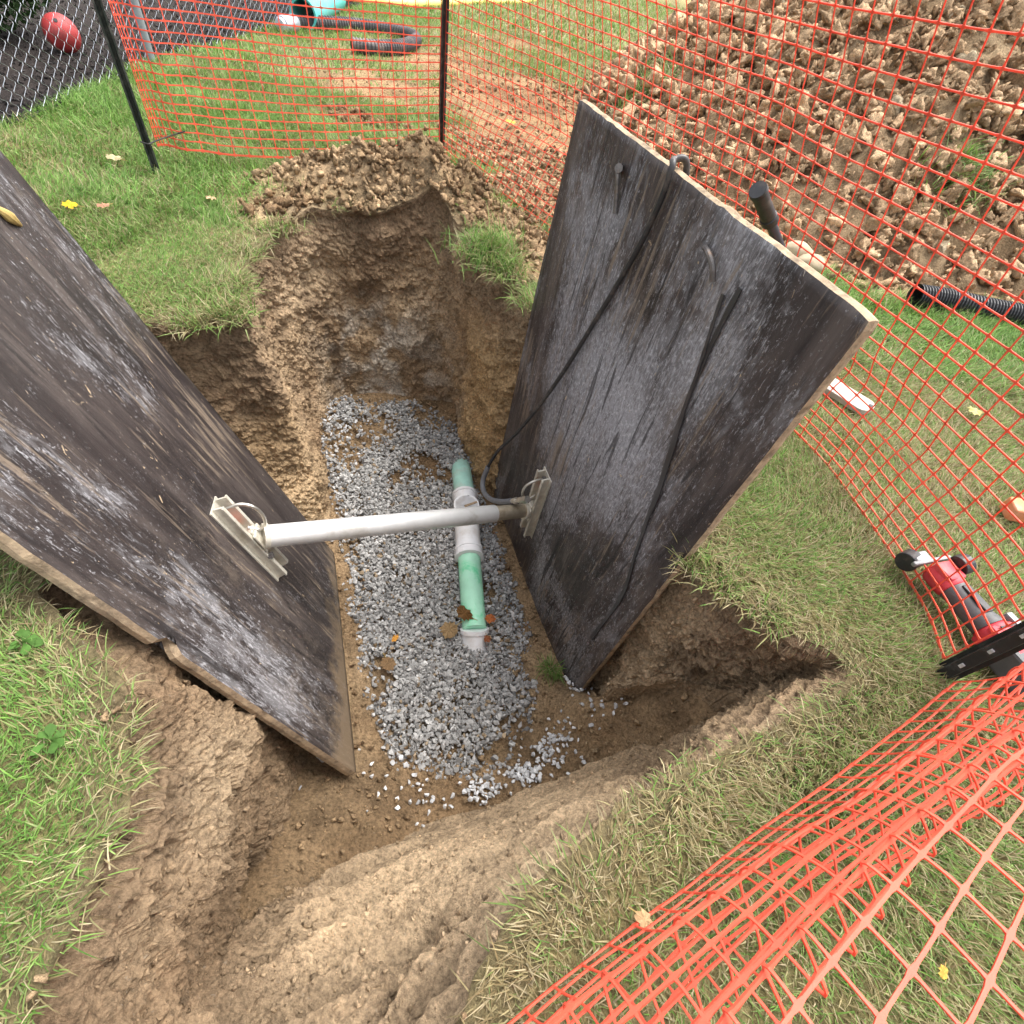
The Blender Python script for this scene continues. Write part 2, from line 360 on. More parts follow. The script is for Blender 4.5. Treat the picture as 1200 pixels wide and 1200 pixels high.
led = .18*led+.62*((np.where(_fr < .85, (_fr/.85)**1.5, (1-_fr)/.15)-.42))*sst(-.5, .1, fbm(flat, 2.4, 2, 49))+.26*(np.where(_f2 < .8, _f2/.8, (1-_f2)/.2)-.5)*sst(-.3, .3, fbm(flat, 4.4, 2, 46))
_cr = 1-np.abs(fbm(flat, 24, 2, 54))*2.2; _cr2 = 1-np.abs(fbm(flat, 55, 2, 59))*2.2
disp = .035*fbm(flat, 4, 2, 52)+.026*fbm(flat, 11, 3, 53)-.012*_cr-.007*_cr2+.007*fbm(flat, 90, 1, 57)
lay = fbm(np.column_stack([flat[:, 0]*2, flat[:, 1]*2, flat[:, 2]*13]), 1, 3, 55)*.018*(1-nearside)
clodmask = sst(.1, .6, fbm(flat, 3, 2, 56))
groove = fbm(np.column_stack([along*.9, across*24, flat[:, 2]*12]), 1, 3, 48); disp = disp*(1+.5*clodmask)*(1-.72*nearside)+lay+nearside*(.095*led+.030*groove)
flat2 = flat+Nf*(disp*env)[:, None]*np.where(Tm >= .999, .5, 1)[:, None]
# undercut just beneath the turf
uc = np.exp(-((Tm-.06)/.045)**2)*env; flat2[:, :2] += np.tile(outn, (nr, 1))*(uc*(.014+.034*fbm(flat, 6, 3, 58))*(1-nearside*.8))[:, None]
wc = soilcol(flat2, 61)
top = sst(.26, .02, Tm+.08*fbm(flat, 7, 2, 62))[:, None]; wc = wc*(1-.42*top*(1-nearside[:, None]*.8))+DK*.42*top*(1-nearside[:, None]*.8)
clay = (np.exp(-(((flat[:, :2]-np.array((-.28, 2.1)))/np.array((.25, .32)))**2).sum(1))*sst(.1, .4, Tm))[:, None]; wc = wc*(1-.8*clay)+CLAY*.8*clay
clay = (np.exp(-(((flat[:, :2]-np.array((-1.05, 1.45)))/np.array((.25, .25)))**2).sum(1))*sst(.3, .5, Tm))[:, None]; wc = wc*(1-.5*clay)+(CLAY*.6+MID*.4)*.5*clay
clay = (np.exp(-(((flat[:, :2]-np.array((-.50, .22)))/np.array((.14, .22)))**2).sum(1))*sst(.10, .3, Tm)*sst(.75, .45, Tm))[:, None]; wc = wc*(1-.7*clay)+TAN*.95*.7*clay
ch = (np.exp(-(((flat[:, :2]-np.array((-.85, 2.42)))/np.array((.35, .22)))**2).sum(1))*sst(.35, .6, Tm)*sst(-.25, .25, fbm(flat, 14, 4, 63)))[:, None]; wc = wc*(1-.75*ch)+CHALK*.75*ch
wc = wc*(1-.5*nearside[:, None])+(TAN*.95)*.5*nearside[:, None]
wc = wc*(1+nearside*np.clip(.40*groove+.75*led, -.5, .45))[:, None]  # riser shadows of the ledges painted in, plus damp streaks along the grooves
J = np.arange(nr*NS).reshape(nr, NS); wq = np.column_stack([J[:-1].ravel(), np.roll(J, -1, 1)[:-1].ravel(), np.roll(J, -1, 1)[1:].ravel(), J[1:].ravel()])
_bo = bare(flat2[:NS*3, :2]+np.tile(outn, (3, 1))*.03)[:, None]; wc[:NS*3] = wc[:NS*3]*_bo*.8+(1-.8*_bo)*np.array((.16, .135, .065))
dk = (np.exp(-(((flat[:, :2]-np.array((-.46, .12)))/np.array((.16, .36)))**2).sum(1))*sst(.40, .52, Tm))[:, None]; wc = wc*(1-.75*dk)+BR*.62*.75*dk  # shade on the lower near-left wall, painted into its colour
_g = wc.mean(1)[:, None]; wc = (wc*.88+_g*.12)*.97
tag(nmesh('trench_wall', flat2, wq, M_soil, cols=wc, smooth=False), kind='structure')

# ---- trench floor
toeP = toe[::10]
_ce = np.array([(-.85, 2.25, -1.0), (-.6, 2.2, -1.04), (-.8, 1.95, -1.06), (-.5, 1.8, -1.09), (-.65, 1.55, -1.09), (-.3, 1.4, -1.10), (-.5, 1.2, -1.08), (-.1, 1.1, -1.10), (-.35, .95, -1.08), (.1, .9, -1.10), (.0, .7, -1.09), (-.25, .72, -1.08), (-.05, .55, -1.06), (.2, .7, -1.07), (.2, 1.3, -1.1)])
FC = np.vstack([toeP, _ce]); FCW = np.concatenate([np.ones(len(toeP)), np.full(len(_ce), 9.0)])
def floor_z(xy):
    d2 = ((xy[:, None, :]-FC[None, :, :2])**2).sum(2)+.006; w = d2**-1.7*FCW[None]; z = (w*FC[None, :, 2]).sum(1)/w.sum(1)
    return z-.005
fx = np.arange(-1.5, 1.0, .011); fy = np.arange(-.1, 2.75, .011); FX, FY = np.meshgrid(fx, fy); fxy = np.column_stack([FX.ravel(), FY.ravel()])
fz = floor_z(fxy)+.018*fbm(p3(fxy), 6, 3, 71)+.006*fbm(p3(fxy), 26, 2, 72)
nfx, nfy = len(fx), len(fy); I = np.arange(nfx*nfy).reshape(nfy, nfx); fq = np.column_stack([I[:-1, :-1].ravel(), I[:-1, 1:].ravel(), I[1:, 1:].ravel(), I[1:, :-1].ravel()])
fc_ = fxy[fq].mean(1); keep = inpoly(fc_, TOE) | (dpoly(fc_, TOE) < .04)
fv = np.column_stack([fxy, fz]); tag(nmesh('trench_floor', fv, fq[keep], M_soil, cols=soilcol(fv, 73)*np.array((.76, .74, .72))*(1-.35*np.exp(-(((fxy-np.array((-.40, .22)))/np.array((.2, .3)))**2).sum(1)))[:, None]), kind='structure')  # floor colour darkened at near left to paint the hollow's shade
def surf_near(pt, r=.02):
    return fv

# ------------------------------------------------------------------ scattered stones and clods
def hull_variants(n, npts, squash=(1, .8, .62), seed=1, sub=0):
    out = []; r = np.random.default_rng(seed)
    for k in range(n):
        p = r.normal(size=(npts, 3)); p /= np.linalg.norm(p, axis=1)[:, None]; p *= r.uniform(.8, 1.0, (npts, 1)); p *= np.array(squash)*r.uniform(.8, 1.15, 3)
        bm = bmesh.new(); [bm.verts.new(q) for q in p]; bmesh.ops.convex_hull(bm, input=bm.verts)
        for v in [v for v in bm.verts if not v.link_faces]: bm.verts.remove(v)
        bmesh.ops.triangulate(bm, faces=bm.faces); bm.verts.index_update()
        out.append((np.array([v.co[:] for v in bm.verts]), np.array([[v.index for v in f.verts] for f in bm.faces], np.int32))); bm.free()
    return out
def lump_variants(n, sub=2, amp=.35, freq=1.6, squash=(1, .9, .75), seed=1):
    out = []
    for k in range(n):
        bm = bmesh.new(); bmesh.ops.create_icosphere(bm, subdivisions=sub, radius=1); bm.verts.index_update()
        v = np.array([x.co[:] for x in bm.verts]); f = np.array([[x.index for x in q.verts] for q in bm.faces], np.int32); bm.free()
        v = v*(1+amp*fbm(v+k*9.1, freq, 3, seed+k))[:, None]*np.array(squash); out.append((v, f))
    return out
def clod_variants(n, cuts, amp, seed=1):
    out = []; r = np.random.default_rng(seed)
    for k in range(n):
        p = r.normal(size=(11, 3)); p /= np.linalg.norm(p, axis=1)[:, None]; p *= r.uniform(.7, 1.0, (11, 1)); p *= np.array((1, .82, .66))*r.uniform(.75, 1.2, 3)
        bm = bmesh.new(); [bm.verts.new(q) for q in p]; bmesh.ops.convex_hull(bm, input=bm.verts)
        for v in [v for v in bm.verts if not v.link_faces]: bm.verts.remove(v)
        bmesh.ops.triangulate(bm, faces=bm.faces); bmesh.ops.subdivide_edges(bm, edges=bm.edges[:], cuts=cuts, use_grid_fill=True); bmesh.ops.triangulate(bm, faces=bm.faces); bmesh.ops.recalc_face_normals(bm, faces=bm.faces); bm.verts.index_update()
        v = np.array([x.co[:] for x in bm.verts]); f = np.array([[x.index for x in q.verts] for q in bm.faces], np.int32); bm.free()
        d = v/(np.linalg.norm(v, axis=1)[:, None]+1e-9); v = v*.93+d*(amp*(.55*fbm(v+k*7.7, 2.2, 2, seed+k)-.75*np.maximum(0, 1-3.5*np.abs(fbm(v+k*3.3, 2.6, 1, seed+40+k)))+.35*fbm(v+k*5.1, 6, 2, seed+80+k)))[:, None]
        out.append((v, f))
    return out
def rotmats(n, r=rng, upright=0):
    q = r.normal(size=(n, 4)); q /= np.linalg.norm(q, axis=1)[:, None]; w, x, y, z = q.T
    return np.array([[1-2*(y*y+z*z), 2*(x*y-z*w), 2*(x*z+y*w)], [2*(x*y+z*w), 1-2*(x*x+z*z), 2*(y*z-x*w)], [2*(x*z-y*w), 2*(y*z+x*w), 1-2*(x*x+y*y)]]).transpose(2, 0, 1)
def scatter(name, var, pos, size, col, mat, parent=None, smooth=False):
    n = len(pos); RM = rotmats(n); pick = rng.integers(0, len(var), n); V = []; F = []; CC = []; off = 0
    for k, (v, f) in enumerate(var):
        s = np.where(pick == k)[0]
        if not len(s): continue
        vv = np.einsum('nij,vj->nvi', RM[s], v)*size[s][:, None, None]+pos[s][:, None, :]
        V.append(vv.reshape(-1, 3)); F.append((f[None]+(np.arange(len(s))*len(v))[:, None, None]+off).reshape(-1, f.shape[1])); CC.append(np.repeat(col[s], len(v), 0)); off += len(s)*len(v)
    return nmesh(name, np.vstack(V), np.vstack(F), mat, parent, np.vstack(CC), smooth)
GRAV = hull_variants(14, 13, seed=3); LUMP = clod_variants(14, 3, .34, 5); LUMPS = clod_variants(10, 1, .34, 8)

# gravel bed outline, on the trench floor
GP = [at(px, py, -1.05)[:2] for px, py in ((405, 468), (450, 463), (500, 472), (532, 488), (549, 535), (566, 590), (590, 650), (612, 740), (622, 800), (624, 862), (596, 905), (540, 905), (470, 896), (438, 845), (426, 775), (420, 700), (405, 640), (392, 580), (372, 520))]
GP = [(-1.10, 2.30), (-.86, 2.42), (-.62, 2.45), (-.50, 2.38)]+[tuple(p) for p in GP[4:]]
def gravel_scatter():
    n = 90000; xy = np.column_stack([rng.uniform(-1.35, .5, n), rng.uniform(.4, 2.6, n)])
    ins = inpoly(xy, GP); d = dpoly(xy, GP); sd = np.where(ins, d, -d)+.06*fbm(p3(xy), 8, 3, 81)
    # muddier strip along the left bank and beside the pipe
    dirt = sst(.1, .5, fbm(p3(xy), 5, 3, 82)+.6*np.exp(-((xy-np.array((-.90, 1.85)))/np.array((.17, .50))).__pow__(2).sum(1))+.35*np.exp(-((xy-np.array((.0, 1.15)))/np.array((.14, .35))).__pow__(2).sum(1)))
    keep = (sd > -.03+.05*rng.random(n)**2) & (rng.random(n) > .85*dirt)
    xy = xy[keep]; sd = sd[keep]; m = len(xy)
    lim = int(min(m, 17500)); xy = xy[:lim]; sd = sd[:lim]; m = lim
    z = floor_z(xy)+np.minimum(sd, .08)*.35+rng.uniform(-.012, .016, m)+.010*fbm(p3(xy), 5, 2, 83)
    size = rng.uniform(.0065, .0175, m)*np.where(rng.random(m) < .12, 1.3, 1)
    g = rng.uniform(.20, .46, m); g = np.where(rng.random(m) < .15, g*1.35, g); col = np.column_stack([g, g*.98, g*.945])
    br = rng.random(m) < .05; col[br] *= np.array((.8, .62, .42))
    P = [np.column_stack([xy, z])]; S_ = [size]; C_ = [col]
    # stray heaps at the foot of the near slope and on the back ledge
    for (px, py, zz, s, k, spread) in ((720, 870, 0, 0, 0, 0),)[:0]: pass
    for (cx, cy, sx, sy, k) in ((.12, .47, .045, .02, 60), (.25, .55, .035, .02, 80), (.35, .66, .035, .045, 70), (.47, .73, .03, .03, 12), (-.15, .43, .12, .05, 40), (-1.08, 2.12, .07, .1, 160), (.42, 1.0, .03, .12, 50), (.29, .62, .03, .03, 30), (-.47, .5, .04, .12, 16)):
        q = rng.normal(size=(k, 2))*np.array((sx, sy))+np.array((cx, cy)); P.append(np.column_stack([q, floor_z(q)+.016+rng.uniform(-.004, .014, k)]))
        S_.append(rng.uniform(.007, .015, k)); g = rng.uniform(.4, .75, k); C_.append(np.column_stack([g, g, g]))
    return np.vstack(P), np.concatenate(S_), np.vstack(C_)
gp, gs, gcol = gravel_scatter()
tag(scatter('gravel', GRAV, gp, gs, gcol, M_gravel), 'bed of crushed grey stone along the trench bottom', 'gravel', kind='stuff')

def clod_scatter():
    P = []; S_ = []; C_ = []
    def addp(p, s, c): P.append(p); S_.append(s); C_.append(c)
    # crumbs stuck on the trench faces
    k = 40000; i = rng.integers(NS*3, len(flat2)-NS, k); w = rng.random(k) < (.25+.75*clodmask[i])*np.where(nearside[i] > .4, 1.5, 1); i = i[w]
    s = .0018+.013*rng.random(len(i))**6; addp(flat2[i]+Nf[i]*(s*.3)[:, None], s, wc[i]*rng.uniform(.75, 1.5, (len(i), 1)))
    # loose crumbs on the trench floor
    k = 9000; xy = np.column_stack([rng.uniform(-1.3, .7, k), rng.uniform(-.0, 2.5, k)]); ins = inpoly(xy, TOE); gr = inpoly(xy, GP) & (dpoly(xy, GP) > .05)
    keep = ins & (~gr | (rng.random(k) < .22)); xy = xy[keep]; n = len(xy); s = .003+.018*rng.random(n)**3.5
    p = np.column_stack([xy, floor_z(xy)+s*.4+np.where(inpoly(xy, GP), .028, .006)]); addp(p, s, soilcol(p, 91)*rng.uniform(.7, 1.3, (n, 1)))
    # spoil ridge behind the trench, bare ground round it
    k = 62000; xy = np.column_stack([rng.uniform(-1.8, .6, k), rng.uniform(1.9, 4.3, k)]); b = bare(xy); keep = (b > .55) & ~inpoly(xy, RIM) & (rng.random(k) < .25+.9*np.exp(-(((xy-np.array((-.95, 2.82)))/np.array((.55, .3)))**2).sum(1))); xy = xy[keep]; n = len(xy)
    s = .0035+.040*rng.random(n)**6; p = np.column_stack([xy, ground_h(xy)+s*.25+.012*rng.random(n)]); addp(p, s, soilcol(p, 92)*rng.uniform(.7, 1.25, (n, 1)))
    # spill on the grass in front of the heap
    k = 16000; xy = np.column_stack([rng.uniform(-2.4, 3.0, k), rng.uniform(2.9, 8.5, k)]); d = dpoly(xy, HEAP); b = bare(xy); keep = ~inpoly(xy, HEAP) & (rng.random(k) < np.exp(-d*2.2)*.9+.45*(b > .5)); xy = xy[keep]; n = len(xy)
    s = .008+.055*rng.random(n)**4*np.exp(-d[keep]*.8); p = np.column_stack([xy, ground_h(xy)+s*.3]); addp(p, s, soilcol(p, 93)*rng.uniform(.75, 1.25, (n, 1)))
    # near lip and left bank
    k = 1500; xy = np.column_stack([rng.uniform(-.8, .15, k), rng.uniform(-.6, .6, k)]); b = bare(xy); keep = (b > .5) & ~inpoly(xy, RIM); xy = xy[keep]; n = len(xy); s = .003+.012*rng.random(n)**3
    p = np.column_stack([xy, ground_h(xy)+.012+s*.3]); addp(p, s, soilcol(p, 94)*rng.uniform(.75, 1.25, (n, 1)))
    return np.vstack(P), np.concatenate(S_), np.vstack(C_)
cp, cs, cc = clod_scatter()
tag(scatter('soil_crumbs', LUMPS, cp, cs, cc, M_clod, None, True), 'loose brown soil crumbs strewn over the trench and its edges', 'soil', kind='stuff')

# ------------------------------------------------------------------ spoil heap
hx = np.arange(-.6, 11.3, .042); hy = np.arange(2.6, 17.3, .042); HX, HY = np.meshgrid(hx, hy); hxy = np.column_stack([HX.ravel(), HY.ravel()])
hz = ground_h(hxy); hm = inpoly(hxy, HEAP); hz = hz+np.where(hm, .05*fbm(p3(hxy), 6, 3, 101)-.045*np.maximum(0, 1-4*np.abs(fbm(p3(hxy), 5, 2, 104)))+.035*fbm(p3(hxy), 15, 2, 105), 0)-np.where(hm, 0, .03)
nhx, nhy = len(hx), len(hy); I = np.arange(nhx*nhy).reshape(nhy, nhx); hq = np.column_stack([I[:-1, :-1].ravel(), I[:-1, 1:].ravel(), I[1:, 1:].ravel(), I[1:, :-1].ravel()])
hc = hxy[hq].mean(1); keep = inpoly(hc, HEAP) | (dpoly(hc, HEAP) < .12)
hv = np.column_stack([hxy, hz])
heap = nmesh('spoil_heap', hv, hq[keep], M_clod, cols=soilcol(hv, 102)*.62, smooth=False); tag(heap, 'large heap of dug brown soil clods behind the orange net', 'soil heap')  # base colour darkened: painted shade for the gaps between clods
k = 60000; xy = np.column_stack([rng.uniform(-.3, 7.5, k), rng.uniform(2.9, 15, k)]); dcam = np.hypot(xy[:, 0], xy[:, 1]-0); keep = inpoly(xy, HEAP) & (rng.random(k) < np.clip(5.0/dcam, .15, 1)**1.5); xy = xy[keep]; n = len(xy)
s = (.020+.110*rng.random(n)**3.8)*np.clip(np.hypot(xy[:, 0], xy[:, 1])/5, .8, 1.6)
p = np.column_stack([xy, ground_h(xy)+s*rng.uniform(-.1, .5, n)]); hcol = (soilcol(p, 103)*.55+TAN*.45)*rng.uniform(.75, 1.4, (n, 1)); hcol = (hcol*.85+hcol.mean(1)[:, None]*.15)*np.array((1.08, 1.0, .93))
pale = rng.random(n) < .02; hcol[pale] = np.array((.42, .35, .25))
o = scatter('heap_clods', LUMP, p, s, hcol, M_clod, None, True); put(o, heap); o['kind'] = 'stuff'

# ------------------------------------------------------------------ grass
GREEN = np.array([(.125, .250, .045), (.175, .315, .065), (.090, .190, .036), (.215, .32, .095)]); STRAW = np.array([(.38, .32, .17), (.31, .26, .13), (.46, .39, .24), (.26, .20, .10)])
def blades(xy, length, width, dry, z0=None, lean=None, leanamt=None, nseg=3):
    n = len(xy); z = ground_h(xy) if z0 is None else z0
    az = 2*math.pi*rng.random(n); flow = fbm(p3(xy), 4, 2, 111)*3.5+fbm(p3(xy), .8, 2, 112)*4
    az = np.where(rng.random(n) < .55, flow+rng.normal(0, .6, n), az); d = np.column_stack([np.cos(az), np.sin(az)])
    if lean is not None: d = d*(1-leanamt[:, None])+lean*leanamt[:, None]; d /= np.linalg.norm(d, axis=1)[:, None]+1e-9
    el = rng.uniform(.15, 1.35, n); droop = rng.uniform(.1, 1.1, n)
    if leanamt is not None: el = el*(1-.6*leanamt); droop = droop+.7*leanamt
    side = np.column_stack([-d[:, 1], d[:, 0], rng.uniform(-.5, .5, n)]); side /= np.linalg.norm(side, axis=1)[:, None]
    base = np.column_stack([xy, z-.004]); pts = [base]; ang = el.copy()
    for k in range(nseg):
        step = length/nseg; pts.append(pts[-1]+np.column_stack([d*(np.cos(ang)*step)[:, None], np.sin(ang)*step])); ang = ang-droop/nseg*1.4
    V = np.empty((n, 2*nseg+1, 3))
    ws = [1.0, .9, .62, .3][:nseg] if nseg > 1 else [1.0]
    for k in range(nseg):
        V[:, 2*k] = pts[k]-side*(width*ws[k]/2)[:, None]; V[:, 2*k+1] = pts[k]+side*(width*ws[k]/2)[:, None]
    V[:, 2*nseg] = pts[nseg]
    m = 2*nseg+1; B = (np.arange(n)*m)[:, None]
    Q = np.concatenate([B+np.array([[2*k, 2*k+1, 2*k+3, 2*k+2]]) for k in range(nseg-1)]) if nseg > 1 else np.zeros((0, 4), int)
    T = B+np.array([[2*nseg-2, 2*nseg-1, 2*nseg]])
    g = GREEN[rng.integers(0, 4, n)]*rng.uniform(.75, 1.3, (n, 1)); s = STRAW[rng.integers(0, 4, n)]*rng.uniform(.7, 1.15, (n, 1))
    col = np.where((rng.random(n) < dry)[:, None], s, g)
    mixk = rng.random((n, 1))*.35; col = col*(1-mixk)+np.where((rng.random(n) < dry)[:, None], s, g)*mixk
    return V.reshape(-1, 3), Q, T, np.repeat(col, m, 0)
def dryness(xy):
    n = fbm(p3(xy), 1.6, 3, 121)+.5*fbm(p3(xy), 6, 2, 122)
    right = sst(-.1, .35, xy[:, 0]*.75-xy[:, 1]*.45+.25)      # the lawn right of the trench is more parched
    d = .14+.34*n+.40*right*sst(3.2, 1.6, xy[:, 1])
    dr = dpoly(xy, RIM); d = d+.28*sst(.20, .02, dr)
    far = sst(3.3, 5, xy[:, 1])*sst(-3.2, -1.5, xy[:, 0]); d = d+.30*far
    return np.clip(d, .05, .93)
VV = []; QQ = []; TT = []; CCc = []; off = 0
def addg(r):
    global off
    v, q, t, c = r; VV.append(v); QQ.append(q+off); TT.append(t+off); CCc.append(c); off += len(v)
def okgrass(xy, k=1.0):
    b = bare(xy); m = ~inpoly(xy, RIM) & (rng.random(len(xy)) > sst(.15, .75, b)*k) & (xy[:, 0] > mulx(xy[:, 1])+.02*rng.normal(size=len(xy)))
    return m & ~(inpoly(xy, HEAP) & (b > .6))
def vis(xy, mg=80):
    q = np.column_stack([xy, np.zeros(len(xy))])-EYE; c = q@RW; return (c[:, 2] < -.05) & (np.abs(c[:, 0]/-c[:, 2])*FPX < 600+mg) & (np.abs(c[:, 1]/-c[:, 2])*FPX < 600+mg)
def spread(n, x0, x1, y0, y1): return np.column_stack([rng.uniform(x0, x1, n), rng.uniform(y0, y1, n)])
# near lawn: left, right and bottom of the trench
for n, box, L0, L1, W0 in ((520000, (-1.7, 2.3, -.75, 2.3), .020, .050, .0023), (110000, (-3.4, -1.65, .2, 2.15), .03, .07, .0030), (230000, (-3.3, 3.3, 2.1, 4.6), .035, .085, .0038), (110000, (-3.3, 3.0, 4.4, 9.5), .04, .10, .007), (34000, (-3.3, 5, 9.2, 22), .06, .14, .018), (60000, (1.9, 4.2, .2, 3.6), .035, .085, .0038)):
    xy = spread(n, *box); xy = xy[vis(xy)]; xy = xy[okgrass(xy)]
    m = len(xy); ln = rng.uniform(L0, L1, m)*(1+.35*fbm(p3(xy), 2.5, 2, 131)); wd = W0*rng.uniform(.6, 1.3, m)
    dr = dpoly(xy, RIM); dry = dryness(xy)
    # close to the rim the turf hangs inwards
    j = np.zeros((m, 2)); a = np.zeros(m); nr_ = dr < .14
    if nr_.any():
        P = rim[::4, :2]; ii = ((xy[nr_][:, None]-P[None])**2).sum(2).argmin(1); j[nr_] = -outn[::4][ii]; a[nr_] = sst(.12, .0, dr[nr_])*.45*rng.random(nr_.sum())
        ln[nr_] *= 1+.5*a[nr_]
    addg(blades(xy, ln, wd, dry, lean=j, leanamt=a))
# fringe of grass hanging over the rim
k = 7000; i = rng.integers(0, NS, k); xy = rim[i, :2]+outn[i]*rng.uniform(-.012, .06, (k, 1)); _cl = fbm(p3(rim[i, :2]), 9, 2, 171); b = bare(xy+outn[i]*.06); keep = (rng.random(k) > sst(.2, .8, b)) & ~((rim[i, 1] < .0) & (rim[i, 0] > -.42)) & (rng.random(k) < .55+1.2*_cl); xy = xy[keep]; ii = i[keep]; m = len(xy)
addg(blades(xy, rng.uniform(.015, .06, m), np.full(m, .0021), np.full(m, .58), z0=np.where(rim[ii, 2] < -.02, rim[ii, 2]*.6, 0)+ground_h(xy), lean=-outn[ii], leanamt=.75*rng.random(m)))
k = 9000; i = rng.integers(0, NS, k); kp = (rim[i, 0] < -.40) & (rim[i, 1] < .36) & (rim[i, 1] > -.3); i = i[kp]; m = len(i); xy = rim[i, :2]+outn[i]*rng.uniform(-.01, .10, (m, 1)); kp = rng.random(m) < .5+fbm(p3(xy), 14, 2, 172)*1.1; xy = xy[kp]; i = i[kp]; m = len(xy)
addg(blades(xy, rng.uniform(.02, .065, m), np.full(m, .0022), np.full(m, .55), lean=-outn[i], leanamt=.4*rng.random(m)))
# long tufts: at the rim, in front of the panel, down on the gravel
for (cx, cy, r, z, n, L, dr_) in ((-.36, 2.34, .12, None, 900, .15, .25), (-.24, 2.22, .07, None, 260, .11, .45), (-.11, 2.02, .05, None, 200, .10, .5), (.5, .86, .06, None, 260, .08, .6), (.30, .98, .035, -1.03, 130, .085, .35), (-.30, .30, .03, -1.07, 60, .07, .5), (-.78, 3.12, .08, None, 160, .09, .3), (2.1, 3.7, .18, None, 300, .14, .3), (.35, 5.6, .25, None, 300, .2, .35), (-.1, 2.75, .07, None, 120, .08, .2), (-1.08, 1.50, .07, None, 420, .085, .6), (-1.16, 1.40, .06, None, 260, .075, .65), (-1.15, 1.68, .06, None, 260, .08, .55), (-1.24, 1.92, .07, None, 260, .075, .55), (-1.22, 2.2, .08, None, 260, .07, .7), (.56, .80, .05, None, 220, .07, .6), (.66, .74, .05, None, 200, .07, .6)):
    xy = rng.normal(size=(n, 2))*r*.55+np.array((cx, cy)); addg(blades(xy, rng.uniform(.5, 1.1, n)*L, np.full(n, .0032 if cy < 3 else .007), np.full(n, dr_), z0=None if z is None else np.full(n, z)))
# fine roots hanging from the cut turf
k = 1500; r_i = rng.integers(3, 9, k); c_i = rng.integers(0, NS, k); ii = r_i*NS+c_i; pr_ = flat2[ii]; bq = bare(rim[c_i, :2]+outn[c_i]*.05); kp = (rng.random(k) > bq*.8) & (nearside[ii] < .5); pr_ = pr_[kp]; ci = c_i[kp]; m = len(pr_)
v_, q_, t_, c_ = blades(pr_[:, :2]-outn[ci]*.004, rng.uniform(.012, .05, m), np.full(m, .0013), np.full(m, 1.0), z0=pr_[:, 2], lean=-outn[ci], leanamt=np.full(m, .8)); c_ = c_*np.array((.42, .36, .33)); v_ = v_.reshape(m, -1, 3); zz = v_[:, :1, 2]; v_[:, :, 2] = zz-np.abs(v_[:, :, 2]-zz)*1.0; addg((v_.reshape(-1, 3), q_, t_, c_))
# dead straw lying on the near dirt
k = 500; xy = np.column_stack([rng.uniform(-.55, .2, k), rng.uniform(-.4, .4, k)]); keep = ~inpoly(xy, RIM); xy = xy[keep]; m = len(xy)
addg(blades(xy, rng.uniform(.03, .10, m), np.full(m, .002), np.full(m, .98)))
lawn = nmesh('grass', np.vstack(VV), [np.vstack(QQ), np.vstack(TT)], M_grass, None, np.vstack(CCc), True)
tag(lawn, 'short lawn grass, green mixed with dry straw, round the trench', 'grass', kind='stuff')

